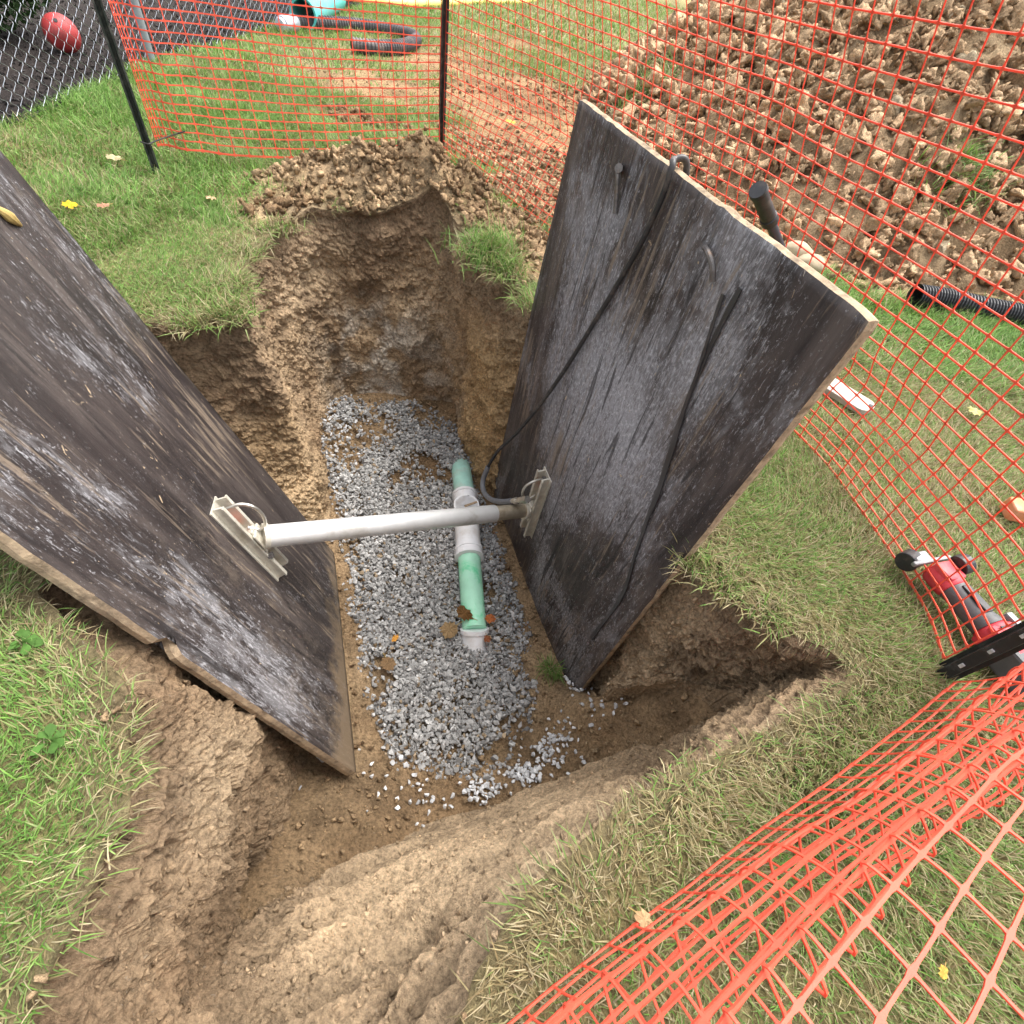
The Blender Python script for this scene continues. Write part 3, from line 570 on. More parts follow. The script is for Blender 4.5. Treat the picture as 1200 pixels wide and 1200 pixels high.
# ------------------------------------------------------------------ shoring panels
def mat_panel(name, wear, seed, yend):
    m, nt, b = newmat(name); g = NT(nt); r1 = (0, 0, R_(7 if seed == 0 else -5)); L = (seed*3.7, seed*1.9, seed*.7)
    dk_ = 1.0 if seed == 0 else .72
    c = g.ramp(g.noise(g.coord('Object', (8, 1.5, 1), r1, L), 1.5, 6, .65, .5), [(.32, (.020*dk_, .015*dk_, .0145*dk_)), (.5, (.046*dk_, .036*dk_, .034*dk_)), (.68, (.105*dk_, .085*dk_, .076*dk_))])
    sph = g.n('ShaderNodeVectorMath', operation='DISTANCE'); g.lk(g.coord('Object', (1, .62, 0)), sph.inputs[0]); sph.inputs[1].default_value = (wear[0], wear[1]*.62, 0)
    nr_ = g.ramp(sph.outputs['Value'], [(.05, 1.0), (.50, 0.0)])
    big = g.noise(g.coord('Object', (2.6, 1.5, 1), (0, 0, .3), L), 1.0, 4, .6, .5)
    zone = g.math('ADD', g.math('MULTIPLY', g.math('SUBTRACT', big, .5 if seed == 0 else .56), 1.1), g.math('MULTIPLY', nr_, .17 if seed == 0 else .05))   # where the face is worn
    med = g.noise(g.coord('Object', (22, 7, 1), r1, L), 1.0, 8, .78, .6)
    fine = g.noise(g.coord('Object', (150, 34, 1), (0, 0, .32 if seed == 0 else -.12), L), 1.0, 6, .75, .3)
    fine2 = g.noise(g.coord('Object', (90, 60, 1), (0, 0, -.5), L), 1.0, 6, .8, .2)
    k1 = g.math('ADD', g.math('ADD', med, zone), 0.0)
    f1 = g.ramp(k1, [(.50, 0.0), (.60, .5), (.85, .85)])
    c = g.mix(f1, c, g.mix(g.noise(g.coord('Object', (5, 2, 1), r1, L), 2, 3), (.105, .10, .103), (.25, .245, .255)))
    k2 = g.math('ADD', fine, g.math('MULTIPLY', zone, .50))
    f2 = g.ramp(k2, [(.55, 0.0), (.64, .7)]); c = g.mix(f2, c, (.30, .295, .31))
    k3 = g.math('ADD', fine2, g.math('MULTIPLY', zone, .26))
    f3 = g.ramp(k3, [(.585, 0.0), (.66, .75)]); c = g.mix(f3, c, (.42, .415, .43))
    # weathered brown grain where the film has gone
    gk = g.math('ADD', g.noise(g.coord('Object', (46, 3.2, 1), (0, 0, -.10), (L[0]+5, 2, 0)), 1, 7, .72, .7), g.math('MULTIPLY', g.math('SUBTRACT', g.noise(g.coord('Object', (3, 2, 1), (0, 0, 1), (L[0]+2, 7, 0)), 1, 3), .5), .55))
    fg = g.ramp(gk, [(.57, 0.0), (.66, .75)]); c = g.mix(fg, c, (.20, .155, .115))
    # black streaks on top of the scuffs
    fb = g.ramp(g.noise(g.coord('Object', (34, 2.6, 1), r1, (L[0]+9, 4, 0)), 1, 5, .6, .8), [(.57, 0.0), (.64, .75)]); c = g.mix(fb, c, (.015, .012, .012))
    # torn veneer: tan flecks
    ft = g.ramp(g.noise(g.coord('Object', (40, 17, 1), (0, 0, .15), L), 1, 5, .65, .9), [(.675, 0.0), (.70, .9)]); c = g.mix(ft, c, (.40, .30, .19))
    ft2 = g.ramp(g.noise(g.coord('Object', (120, 46, 1), (0, 0, -.2), L), 1, 4, .65, .6), [(.675, 0.0), (.70, .8)]); c = g.mix(ft2, c, (.34, .28, .22))
    tc = g.n('ShaderNodeTexCoord'); sx = g.n('ShaderNodeSeparateXYZ'); g.lk(tc.outputs['Object'], sx.inputs[0])
    # mud rubbed on along the foot of the sheet
    mud = g.math('ADD', g.math('MULTIPLY', g.math('SUBTRACT', sx.outputs[1], yend-.10), 2.2), g.noise(g.coord('Object', (9, 6, 1)), 1.0, 7, .75))
    c = g.mix(g.ramp(mud, [(.62, 0.0), (.82, .75)]), c, (.20, .145, .09))
    c = g.mix(g.ramp(g.noise(g.coord('Object', (3.5, 2.2, 1), (0, 0, .2), L), 1.0, 8, .8), [(.55, 0.0), (.68, .45)]), c, (.17, .135, .105))
    g.lk(c, b.inputs['Base Color']); b.inputs['Specular IOR Level'].default_value = .4
    g.lk(g.ramp(k1, [(.45, .50), (.7, .85)]), b.inputs['Roughness'])
    g.bump(g.math('SUBTRACT', g.math('ADD', med, fine), g.math('MULTIPLY', ft, 1.2)), .6, .002, b); return m
M_ply = mat_plain('plywood_edge', (.36, .27, .175), .9, vary=.5, scale=45, dirt=(.10, .07, .045), dirtamt=.75, bump=.6)
def panel_sheet(name, O, ex, ey, ez, quad, th, mat, root, notch=None):
    """sheet in its own frame: x across, y down, z = face normal; quad = 4 local corners (top-left, top-right, bottom-right, bottom-left)"""
    nu, nv = 61, 91; a, b_, c_, d_ = [np.array(q, float) for q in quad]; U, Vv = np.meshgrid(np.linspace(0, 1, nu), np.linspace(0, 1, nv))
    U = U[..., None]; Vv = Vv[..., None]; P = (1-U)*(1-Vv)*a+U*(1-Vv)*b_+U*Vv*c_+(1-U)*Vv*d_
    P = P.reshape(-1, 2); uf = U.ravel(); vf = Vv.ravel()
    e = np.minimum(np.minimum(uf, 1-uf)*np.linalg.norm(b_-a), np.minimum(vf, 1-vf)*np.linalg.norm(d_-a))
    cn = (a+b_+c_+d_)/4; dirn = cn-P; dirn /= np.linalg.norm(dirn, axis=1)[:, None]+1e-9
    P = P+dirn*(np.where(e < 1e-6, 1, 0)*(.0015+.003*fbm(p3(P), 30, 3, 141)))[:, None]
    # rounded corners
    for q, s in ((a, 1), (b_, 1), (c_, 1), (d_, 1)):
        dd = np.linalg.norm(P-q, axis=1); t = np.clip(1-dd/.03, 0, 1)**2; P = P+dirn*(t*.005)[:, None]
    if notch is not None:
        for (nu_, nv_, w, dep, ax) in notch:
            m = (uf > 1-1e-6) if ax == 0 else (vf > 1-1e-6)
            t = np.clip(1-np.abs((vf if ax == 0 else uf)-nv_)/w, 0, 1); P = P+dirn*(np.where(m, t*dep, 0))[:, None]
    warp = .006*fbm(p3(P), 1.4, 2, 142)
    zt = th/2+warp; zb = -th/2+warp
    v = np.vstack([np.column_stack([P, zt]), np.column_stack([P, zb])]); N0 = nu*nv; I = np.arange(N0).reshape(nv, nu)
    q = np.column_stack([I[:-1, :-1].ravel(), I[1:, :-1].ravel(), I[1:, 1:].ravel(), I[:-1, 1:].ravel()])
    ring = np.concatenate([I[0, :-1], I[:-1, -1], I[-1, :0:-1], I[:0:-1, 0]]); r2 = np.roll(ring, -1)
    # edge band gets a middle row, so that it reads as worn layers
    midv = v[ring].copy(); midv[:, 2] = (v[ring][:, 2]+v[ring+N0][:, 2])/2; cc2 = np.append(cn, 0); dv = midv-cc2; dv[:, 2] = 0; dv /= np.linalg.norm(dv, axis=1)[:, None]; midv += dv*(.002+.003*rng.random((len(ring), 1)))
    mi = len(v)+np.arange(len(ring)); v = np.vstack([v, midv]); m2 = np.roll(mi, -1)
    e1 = np.column_stack([ring, r2, m2, mi]); e2 = np.column_stack([mi, m2, r2+N0, ring+N0])
    F = np.vstack([q, q[:, ::-1]+N0, e1, e2]); midx = np.concatenate([np.zeros(2*len(q), int), np.ones(2*len(ring), int)])
    o = nmesh(name, v, F, [mat, M_ply], None, None, True, midx)
    o.data.polygons.foreach_set('use_smooth', np.concatenate([np.ones(2*len(q), bool), np.zeros(2*len(ring), bool)]))
    M = Matrix([[*np.array([ex[k], ey[k], ez[k]]), O[k]] for k in range(3)]+[[0, 0, 0, 1]])
    o.parent = root; o.matrix_world = root.matrix_world.inverted() @ M if False else M
    o.matrix_parent_inverse = root.matrix_world.inverted(); o.matrix_basis = M
    return o
# right panel, near vertical
RA = np.array((-.067, 1.917, .691)); RU = np.array((.4471, -.8945, -.0084)); RV = np.array((-.0373, .0420, -.9984)); RU = RU-RU.dot(RV)*RV; RU /= np.linalg.norm(RU); RN = np.cross(RV, RU); 
if RN.dot(np.array((-1, -.5, 0))) < 0: RN = -RN                  # face normal, towards the trench
RXc = np.cross(RV, RN)                                            # right-handed across axis
def rp(u, v, off=0.0): return RA+RU*u+RV*v+RN*off
def rhit(px, py, off=0.0): return hit(px, py, RA+RN*off, RN)
def local(p, O, ex, ey): return ((np.array(p)-O).dot(ex), (np.array(p)-O).dot(ey))
cornersR = [rhit(678, 115), rhit(1022, 375), rhit(668, 824), rhit(574, 585)]
exR = RU; ezR = np.cross(exR, RV)
if ezR.dot(RN) < 0: exR = -RU; ezR = np.cross(exR, RV)
quadR = [local(p, RA, exR, RV) for p in cornersR]
M_panR = mat_panel('phenolic_panel_right', (np.mean([q[0] for q in quadR])*1.15, .55, 0), 0, 1.80)
# keep winding: top-left, top-right, ... in local frame
rootR = thing('shoring_panel', rp(.61, 1.80), 'upright dark shoring sheet on the right, grey scuffed face with a hose draped over it', 'shoring panel', 'plywood shoring panels either side of the trench')
panel_sheet('sheet', RA-RN*.0115, exR, RV, ezR, quadR, .023, M_panR, rootR)
# left panel, leaning back
Ec = at(392, 648, -.95); Fc = at(418, 907, -.90); LV = np.array((.4245, -.0023, -.9054)); LV /= np.linalg.norm(LV)
LUr = (Fc-Ec)/np.linalg.norm(Fc-Ec); LN = np.cross(LUr, LV); LN /= np.linalg.norm(LN)
if LN.dot(np.array((1, .5, .3))) < 0: LN = -LN
def lhit(px, py, off=0.0): return hit(px, py, Ec+LN*off, LN)
Pc = lhit(-3, 174); tP = (Pc-Ec).dot(LV); Qc = Fc+LV*tP
exL = np.cross(LV, LN); exL /= np.linalg.norm(exL); ezL = np.cross(exL, LV)
quadL = [local(p, Ec, exL, LV) for p in (Pc, Qc, Fc, Ec)]
M_panL = mat_panel('phenolic_panel_left', (quadL[2][0]*.65, -.08, 0), 1, 0.0)
rootL = thing('shoring_panel', (Ec+Fc)/2, 'dark shoring sheet leaning back on the left bank, with a chipped lower edge', 'shoring panel', 'plywood shoring panels either side of the trench')
ncp = lhit(197, 764); nv_ = 1-(Fc-ncp).dot(LV)/abs(tP)
panel_sheet('sheet', Ec-LN*.014, exL, LV, ezL, quadL, .030, M_panL, rootL, [(1, nv_, .018, .035, 0)])
# things fixed on the panels
M_blackrub = mat_plain('black_rubber', (.022, .022, .024), .45, spec=.5, vary=.3, dirt=(.15, .12, .10), dirtamt=.5)
M_steel = mat_plain('dull_steel', (.16, .15, .145), .5, .7, vary=.4, scale=60, dirt=(.20, .12, .07), dirtamt=.6)
M_strap = mat_plain('black_strap', (.026, .025, .027), .38, spec=.6, vary=.5, scale=30, dirt=(.12, .11, .11), dirtamt=.5, stretch=(1, 1, .2))
def ribbon(name, pts, nrm, w, th, mat, root):
    P = smoothpts(pts, 8); T = np.gradient(P, axis=0); T /= np.linalg.norm(T, axis=1)[:, None]; s = np.cross(T, nrm); s /= np.linalg.norm(s, axis=1)[:, None]
    n = len(P); ww = w*(.75+.5*np.abs(vnoise(np.column_stack([np.arange(n)*.35, np.zeros(n), np.zeros(n)]), 3)))[:, None]
    v = np.vstack([P-s*ww/2, P+s*ww/2, P+s*ww/2+nrm*th, P-s*ww/2+nrm*th]); i = np.arange(n-1); f = []
    for a, b_ in ((0, 1), (1, 2), (2, 3), (3, 0)): f.append(np.column_stack([a*n+i, b_*n+i, b_*n+i+1, a*n+i+1]))
    f.append(np.array([[0, n, 2*n, 3*n], [n-1, 2*n-1, 3*n-1, 4*n-1]])); o = nmesh(name, v, f, mat, None, None, False); return put(o, root)
ribbon('strap', [rhit(*p, .003) for p in ((868, 338), (842, 388), (818, 440), (795, 500), (778, 555), (762, 600), (745, 650), (728, 700), (693, 748))], RN, .014, .003, M_strap, rootR)
ribbon('strap', [rhit(*p, .005) for p in ((848, 345), (836, 380), (822, 425), (803, 480), (788, 530), (772, 580), (758, 612))], RN, .010, .003, M_strap, rootR)
mb = MB(); q = [rhit(724, 198, .012), rhit(724, 205, .018), rhit(723, 225, .012), rhit(721, 250, .006)]; mb.tube(smoothpts(q, 6), .0065, 8); mb.tube([rhit(725, 197, 0), rhit(725, 197, .022)], .011, 10); put(mb.build('hanging_pin', M_steel, None, 0, True), rootR)
mb = MB(); q = [rhit(826, 290, .004), rhit(830, 296, .02), rhit(835, 312, .016), rhit(835, 330, .008)]; mb.tube(smoothpts(q, 6), .0065, 8); put(mb.build('bent_nail', M_steel, None, 0, True), rootR)
M_foam = mat_plain('ochre_splinter', (.42, .30, .10), .9, vary=.4, scale=60, bump=.4)
mb = MB(); mb.tube(smoothpts([lhit(-6, 243, .006), lhit(6, 250, .014), lhit(16, 258, .012), lhit(24, 264, .004)], 6), np.interp(np.linspace(0, 1, 19), [0, .5, 1], [.006, .012, .004]), 9); put(mb.build('splinter', M_foam, None, 0, True), rootL)

# ------------------------------------------------------------------ hydraulic shore
M_alu = mat_plain('aluminium', (.66, .66, .645), .42, .35, vary=.10, scale=14, dirt=(.33, .29, .23), dirtamt=.55, stretch=(1, 1, 1))
M_rail = mat_plain('weathered_aluminium', (.56, .53, .45), .5, .35, vary=.2, scale=22, dirt=(.28, .22, .14), dirtamt=.6)
M_red = mat_plain('red_sticker', (.62, .10, .05), .5, vary=.25, scale=80, dirt=(.5, .4, .3), dirtamt=.7)
M_brass = mat_plain('zinc_fitting', (.55, .53, .48), .35, .9, vary=.2)
sL = lhit(308, 629, .048)-LN*.048; sR = rhit(617, 598, .048)-RN*.048
def make_rail(root, O, along, across, nrm, L, topfrac):
    """aluminium rail: base plate, two webs with lips; y runs down the panel"""
    M = np.array([across, along, nrm]).T
    def w(p): return np.array(p)@M.T+O
    m = MB(); y0, y1 = -L*topfrac, L*(1-topfrac)
    sec = [(x*.70, z*.46) for x, z in [(-.062, 0), (.062, 0), (.062, .009), (.040, .009), (.040, .070), (.052, .070), (.052, .080), (.030, .080), (.030, .009), (-.030, .009), (-.030, .080), (-.052, .080), (-.052, .070), (-.040, .070), (-.040, .009), (-.062, .009)]]
    n = len(sec); v = [];
    for y in (y0, y1):
        for (x, z) in sec: v.append(w((x, y+(-.0 if y == y1 else 0)+(z*.15 if y == y0 else -z*.15), z)))
    m.add(v, [(i, (i+1) % n, n+(i+1) % n, n+i) for i in range(n)]+[(0, 1, 2, 3, 8, 9, 14, 15), (3, 4, 5, 6, 7, 8), (9, 10, 11, 12, 13, 14)]+[tuple(n+i for i in (15, 14, 9, 8, 3, 2, 1, 0)), tuple(n+i for i in (8, 7, 6, 5, 4, 3)), tuple(n+i for i in (14, 13, 12, 11, 10, 9))])
    r = put(m.build('rail', M_rail, None, 0), root)
    h = MB(); pts = [(0, y0+.030, .012), (-.0, y0+.03, .035), (-.004, y0+.035, .065), (-.004, y0+.06, .09), (-.004, y0+.10, .095), (-.004, y0+.135, .08), (-.004, y0+.145, .058), (-.004, y0+.13, .038), (-.004, y0+.12, .03)]
    h.tube(smoothpts([w(p) for p in pts], 6), .0055, 8); put(h.build('handle', M_brass, None, 0, True), r)
    bl = MB(); 
    for (x, y, z) in ((0, y0+.028, .010), (.028, y1-.10, .036)): bl.tube([w((x, y, z-.004)), w((x, y, z+.010))], .011, 6)
    put(bl.build('bolt', M_steel, None), r)
    st = MB(); st.box(w((0, y0+.085, .0095)), (.040, .055, .002), M); put(st.build('sticker', M_red, None), r)
    bk = MB(); bk.box(w((0, 0, .024)), (.040, .09, .040), M); bk.box(w((0, 0, .0445)), (.070, .072, .008), M); put(bk.build('end_block', M_rail, None, .004), r)
    return w((0, 0, .048))
shore = thing('hydraulic_shore', (sL+sR)/2, 'silver hydraulic shore with two rails bracing the two dark sheets apart', 'hydraulic shore')
acL = np.cross(LV, LN); acR = np.cross(RV, RN)
eL = make_rail(shore, sL, LV, acL, LN, .33, .52); eR = make_rail(shore, sR, RV, acR, RN, .40, .58)
ax = (eR-eL)/np.linalg.norm(eR-eL); Ls = np.linalg.norm(eR-eL)
mb = MB(); mb.tube([eL, eL+ax*Ls*.84], .037, 28); put(mb.build('cylinder', M_alu, None, .002, True), shore)
M_bronze = mat_plain('worn_piston', (.48, .42, .32), .42, .7, vary=.2, dirt=(.25, .19, .12), dirtamt=.6)
mb = MB(); mb.tube([eL+ax*(Ls*.84-.004), eR], .0315, 28); put(mb.build('piston', M_bronze, None, .001, True), shore)
mb = MB(); mb.tube([eL+ax*.0, eL+ax*.016], .043, 28); mb.tube([eR-ax*.02, eR], .039, 28); put(mb.build('collar', M_rail, None, .001, True), shore)
# hose
hz0 = eR-ax*.012+np.array((0, 0, .0))+RV*(-.055)
hp = [rp(.575, .50, -.075), rp(.578, .10, -.060), rp(.575, -.035, -.035), rp(.570, -.042, .0), rhit(787, 198, .014), rhit(772, 240, .012), rhit(744, 298, .012), rhit(700, 372, .012), rhit(652, 448, .020), rhit(612, 500, .045), rhit(585, 527, .08), rhit(572, 547, .11), rhit(566, 563, .13), rhit(567, 576, .14), rhit(575, 585, .14), rhit(588, 588, .13), rhit(600, 587, .12), rhit(612, 586, .105)]
hose = thing('hydraulic_hose', rhit(700, 372), 'thin black hydraulic hose draped over the top edge of the right sheet', 'hose')
mb = MB(); mb.tube(smoothpts(hp[:13], 8), .0075, 12); put(mb.build('hose_line', M_blackrub, None, 0, True), hose)
M_greyrub = mat_plain('grey_sleeve', (.16, .165, .18), .5, vary=.15)
mb = MB(); mb.tube(smoothpts(hp[11:17], 8), .0125, 12); put(mb.build('bend_guard', M_greyrub, None, 0, True), hose)
mb = MB(); a_, b_ = np.array(hp[16]), np.array(hp[17]); dd = b_-a_; mb.tube([a_-dd*.2, a_+dd*.9], .010, 12); mb.tube([a_+dd*.25, a_+dd*.45], .015, 6); mb.tube([a_+dd*.8, a_+dd*1.5], .016, 6); put(mb.build('fitting', M_brass, None), hose)

# ------------------------------------------------------------------ buried drain pipe
M_green = mat_plain('green_pipe', (.42, .80, .58), .45, vary=.10, scale=14, dirt=(.06, .66, .28), dirtamt=.95)
M_aqua = mat_plain('aqua_pipe', (.40, .70, .60), .5, vary=.15, scale=18, dirt=(.50, .50, .44), dirtamt=.7)
M_white = mat_plain('white_pvc', (.84, .84, .85), .42, vary=.06, scale=10, dirt=(.45, .38, .28), dirtamt=.5)
pz = -1.02
a0 = at(541, 552, pz+.0); a1 = at(545, 584, pz); a2 = at(549.5, 650, pz); a3 = at(556, 738, pz-.035); a4 = at(556, 765, pz-.105)
pipe = thing('drain_pipe', (a1+a3)/2, 'green and white plastic drain pipe half buried in the gravel', 'pipe')
pd = (a2-a1)/np.linalg.norm(a2-a1); pr = .054
mb = MB(); mb.tube(smoothpts([a0-pd*.10-np.array((0, 0, .055)), a0-np.array((0, 0, .012)), a1], 5), pr, 28); o = put(mb.build('pipe_section', M_aqua, None, 0, True), pipe); o['label'] = 'faded aqua far section'
mb = MB(); mb.tube(smoothpts([a2-pd*.02, (a2+a3)/2, a3], 6), pr, 28); o = put(mb.build('pipe_section', M_green, None, 0, True), pipe); o['label'] = 'bright green spray-marked section'
mb = MB(); prof = [(a1-pd*.030, .060), (a1-pd*.027, .067), (a1-pd*.012, .067), (a1-pd*.010, .062), (a1+pd*.02, .062), (a2-pd*.04, .062), (a2-pd*.036, .068), (a2-pd*.020, .068), (a2-pd*.018, .064), (a2+pd*.004, .066), (a2+pd*.008, .070), (a2+pd*.022, .070), (a2+pd*.024, .056)]
mb.tube([p for p, r in prof], [r for p, r in prof], 32); cpl = put(mb.build('tee_coupling', M_white, None, 0, True), pipe)
tc_ = at(546, 596, -.965); mb = MB(); zv = np.array((.05, -.1, 1.0)); zv /= np.linalg.norm(zv); ring = []
for r, h in ((.054, -.08), (.056, .015), (.064, .019), (.064, .034), (.056, .034), (.054, -.04)): ring.append((tc_+zv*h, r))
mb.tube([p for p, r in ring], [r for p, r in ring], 32, False); put(mb.build('branch_socket', M_white, None, 0, True), pipe)
mb = MB(); mb.tube([tc_-zv*.05, tc_+zv*.012, tc_+zv*.020], [.053, .052, .025], 20); mb.box(tc_+zv*.03+np.array((.02, .01, 0)), (.07, .012, .012), np.array(Matrix.Rotation(.7, 3, 'Z'))); put(mb.build('dirt_fill', mat_plain('dirt_fill', tuple(MID), .95, vary=.5, scale=90, dirt=(.45, .38, .28), dirtamt=.8, bump=.8), None), pipe)
mb = MB(); d4 = (a4-a3)/np.linalg.norm(a4-a3); mb.tube([a3-d4*.006, a3+d4*.012, a3+d4*.014, a3+d4*.10], [.064, .064, .058, .058], 28); put(mb.build('end_coupling', M_white, None, 0, True), pipe)

# ------------------------------------------------------------------ orange barrier nets
def mat_net(name, col):
    m, nt, b = newmat(name); g = NT(nt); c = g.mix(1.0, col, g.ramp(g.noise(g.coord('Object'), 9, 3), [(.3, .85), (.7, 1.12)]), 'MULTIPLY'); c = g.mix(g.ramp(g.noise(g.coord('Object'), 30, 5, .7), [(.56, 0.0), (.70, .45)]), c, (.52, .22, .12)); g.lk(c, b.inputs['Base Color']); g.bump(g.noise(g.coord('Object'), 220, 3), .3, .001, b)
    b.inputs['Roughness'].default_value = .45; b.inputs['Specular IOR Level'].default_value = .35
    t = g.n('ShaderNodeBsdfTranslucent'); g.lk(c, t.inputs[0]); mx = g.n('ShaderNodeMixShader'); mx.inputs[0].default_value = .35
    g.lk(b.outputs[0], mx.inputs[1]); g.lk(t.outputs[0], mx.inputs[2]); g.lk(mx.outputs[0], nt.nodes['Material Output'].inputs[0]); return m
M_net = mat_net('orange_net', (.90, .155, .090))
def build_net(name, surf, us, vs, wh, wv, th, mat, sub=6):
    """surf(U,V)->points; us, vs strand positions; wh, wv = strand widths (along u, along v)"""
    V = []; F = []; off = 0; e = 1e-3
    def strand(U, Vv, w, ph, weave):
        nonlocal off
        P = surf(U, Vv); T = np.gradient(P, axis=0); T /= np.linalg.norm(T, axis=1)[:, None]+1e-9
        N = np.cross(surf(U+e, Vv)-surf(U-e, Vv), surf(U, Vv+e)-surf(U, Vv-e)); N /= np.linalg.norm(N, axis=1)[:, None]+1e-9
        s = np.cross(N, T); s /= np.linalg.norm(s, axis=1)[:, None]+1e-9
        ww = (w*(.86+.75*np.maximum(0, np.cos(ph*2*math.pi))**5))[:, None]; t = N*th*weave; n = len(P)
        v = np.vstack([P-s*ww/2-t/2, P+s*ww/2-t/2, P+s*ww/2+t/2, P-s*ww/2+t/2]); i = np.arange(n-1)
        f = [np.column_stack([a*n+i, b*n+i, b*n+i+1, a*n+i+1]) for a, b in ((0, 1), (1, 2), (2, 3), (3, 0))]
        V.append(v); F.append(np.vstack(f)+off); off += 4*n
    nu, nv = len(us), len(vs); iu = np.arange((nu-1)*sub+1)/sub; iv = np.arange((nv-1)*sub+1)/sub
    uu = np.interp(iu, np.arange(nu), us); vv = np.interp(iv, np.arange(nv), vs)
    for k, v in enumerate(vs): strand(uu, np.full(len(uu), v), wh*(1.6 if k in (0, nv-1) else 1), iu, 1.0)
    for u in us: strand(np.full(len(vv), u), vv, wv, iv, .8)
    return nmesh(name, np.vstack(V), np.vstack(F), mat, None, None, False)
def interp3(t, knots, P):
    P = np.array(P, float); S_ = smoothpts(P, 12); k = np.interp(np.asarray(t), np.array(knots), np.arange(len(P)))*12
    return np.column_stack([np.interp(k, np.arange(len(S_)), S_[:, j]) for j in range(3)])
POST1 = at(185, 205); POST2 = at(517, 182); POST3 = at(1105, 790)
# back span, between the two dark posts
def surf_back(U, Vv):
    b0 = np.array((-1.945, 2.53, .10)); b1 = np.array((-.905, 3.63, .03)); t0 = np.array((-1.99, 2.55, 1.18)); t1 = np.array((-.93, 3.64, 1.2))
    uw = U+.0; v = Vv
    P = (b0*(1-uw)[:, None]+b1*uw[:, None])*(1-v)[:, None]+(t0*(1-uw)[:, None]+t1*uw[:, None])*v[:, None]
    P[:, 2] += -.04*np.sin(math.pi*U)*(1-v)+.010*fbm(np.column_stack([U*4, Vv*3, 0*U]), 1, 2, 151)
    n = np.array((-.70, .66, 0)); P += n*(.06*np.sin(math.pi*U)*np.sin(math.pi*v)+.014*fbm(np.column_stack([U*6, Vv*4, 0*U+3]), 1, 2, 152)+.035*np.exp(-U*14)*np.sin(9*U*6.3))[:, None]
    return P
us = np.concatenate([np.array([0, .006, .014, .022, .034, .05]), np.linspace(.075, 1.0, 21)])
net1 = build_net('barrier_net', surf_back, us, np.linspace(0, 1, 33), .0055, .0045, .0022, M_net); tag(net1, 'orange mesh barrier stretched behind the trench from the left post to the middle post', 'safety net', 'orange barrier nets round the trench')
# right span, bulging towards the heap
BOT = [POST2+np.array((.01, 0, .02)), at(570, 222, .02), at(625, 265, .02), np.array((.16, 2.45, .02)), np.array((.52, 2.08, .02)), at(940, 512, .02), at(1010, 598, .02), at(1080, 705, .02), POST3+np.array((0, .03, .02))]
BOT = np.array(BOT); _bl = np.concatenate([[0], np.cumsum(np.linalg.norm(np.diff(BOT, axis=0), axis=1))]); KB = _bl/_bl[-1]
def surf_right(U, Vv):
    Bp = interp3(U, KB, BOT)
    line = (1-U)[:, None]*POST2+U[:, None]*POST3; w = np.sin(math.pi*np.clip(U, 0, 1))
    nrm = np.array((.834, .552, 0))
    topz = 1.16-.10*w
    Tp = line+nrm*(.10*w)[:, None]; Tp[:, 2] = topz
    Mp = .5*line+.5*Bp+nrm*(.20*w**1.2+.05*np.sin(U*7))[:, None]; Mp[:, 2] = .50
    v = Vv; P = ((1-v)*(1-2*v))[:, None]*Bp+(4*v*(1-v))[:, None]*Mp+(v*(2*v-1))[:, None]*Tp
    # a slack fold running through the lower third
    fold = np.exp(-((v-.34-.06*np.sin(U*5))/.07)**2)*w**.6
    P += nrm*(.07*fold)[:, None]; P[:, 2] -= .035*fold
    P += nrm*(.022*fbm(np.column_stack([U*7, Vv*5, 0*U]), 1, 2, 153)*w)[:, None]; P[:, 2] += .015*fbm(np.column_stack([U*6, Vv*4, 0*U+8]), 1, 2, 154)*w
    return P
net2 = build_net('barrier_net', surf_right, np.linspace(0, 1, 64), np.linspace(0, 1, 28), .0040, .0034, .0024, M_net); tag(net2, 'orange mesh barrier sagging in front of the soil heap, right of the upright sheet', 'safety net', 'orange barrier nets round the trench')
# near span, slumped and folded on the grass
NB0 = POST3+np.array((-.01, -.03, .02)); ND = np.array((-.79, -.61, 0)); NO = np.array((.61, -.79, 0)); NL = 1.75
_EZ = ((0, .012), (.02, .06), (.05, .12), (.11, .17), (.17, .21), (.12, .25), (.05, .29), (.03, .33), (.08, .37), (.15, .40), (.21, .42), (.17, .44), (.13, .455), (.20, .472), (.30, .487), (.42, .50), (.55, .51), (.70, .518), (.88, .525))
PROF = np.array([((e+.119)*(1-z)-.119, z) for e, z in _EZ])     # slack folds lying over each other
PS = smoothpts(np.column_stack([PROF, np.zeros(len(PROF))]), 8)[:, :2]; _pl = np.concatenate([[0], np.cumsum(np.linalg.norm(np.diff(PS, axis=0), axis=1))]); _pl /= _pl[-1]
POSTDIR = np.array((.02, -.03, 1.0))
def surf_near_net(U, Vv):
    s = np.interp(Vv, _pl, PS[:, 0]); z = np.interp(Vv, _pl, PS[:, 1])
    k = sst(-.02, .22, U); base = NB0+ND*(U*NL)[:, None]+NO*(.008*np.sin(U*9))[:, None]
    zz = z*(1-.10*U)
    fold = base+NO*(s*(1+.25*np.sin(U*9+3*Vv)))[:, None]+np.array((0, 0, 1))*zz[:, None]
    post = base+NO*(.03*Vv+.04*np.sin(Vv*9))[:, None]+np.array((0, 0, 1))*(Vv*.85)[:, None]
    P = post*(1-k)[:, None]+fold*k[:, None]
    P += (NO*.6+np.array((0, 0, .6)))*(.012*fbm(np.column_stack([U*8, Vv*7, 0*U]), 1, 2, 155))[:, None]
    P += ND*(.010*fbm(np.column_stack([U*5, Vv*8, 0*U+4]), 1, 2, 156))[:, None]
    return P
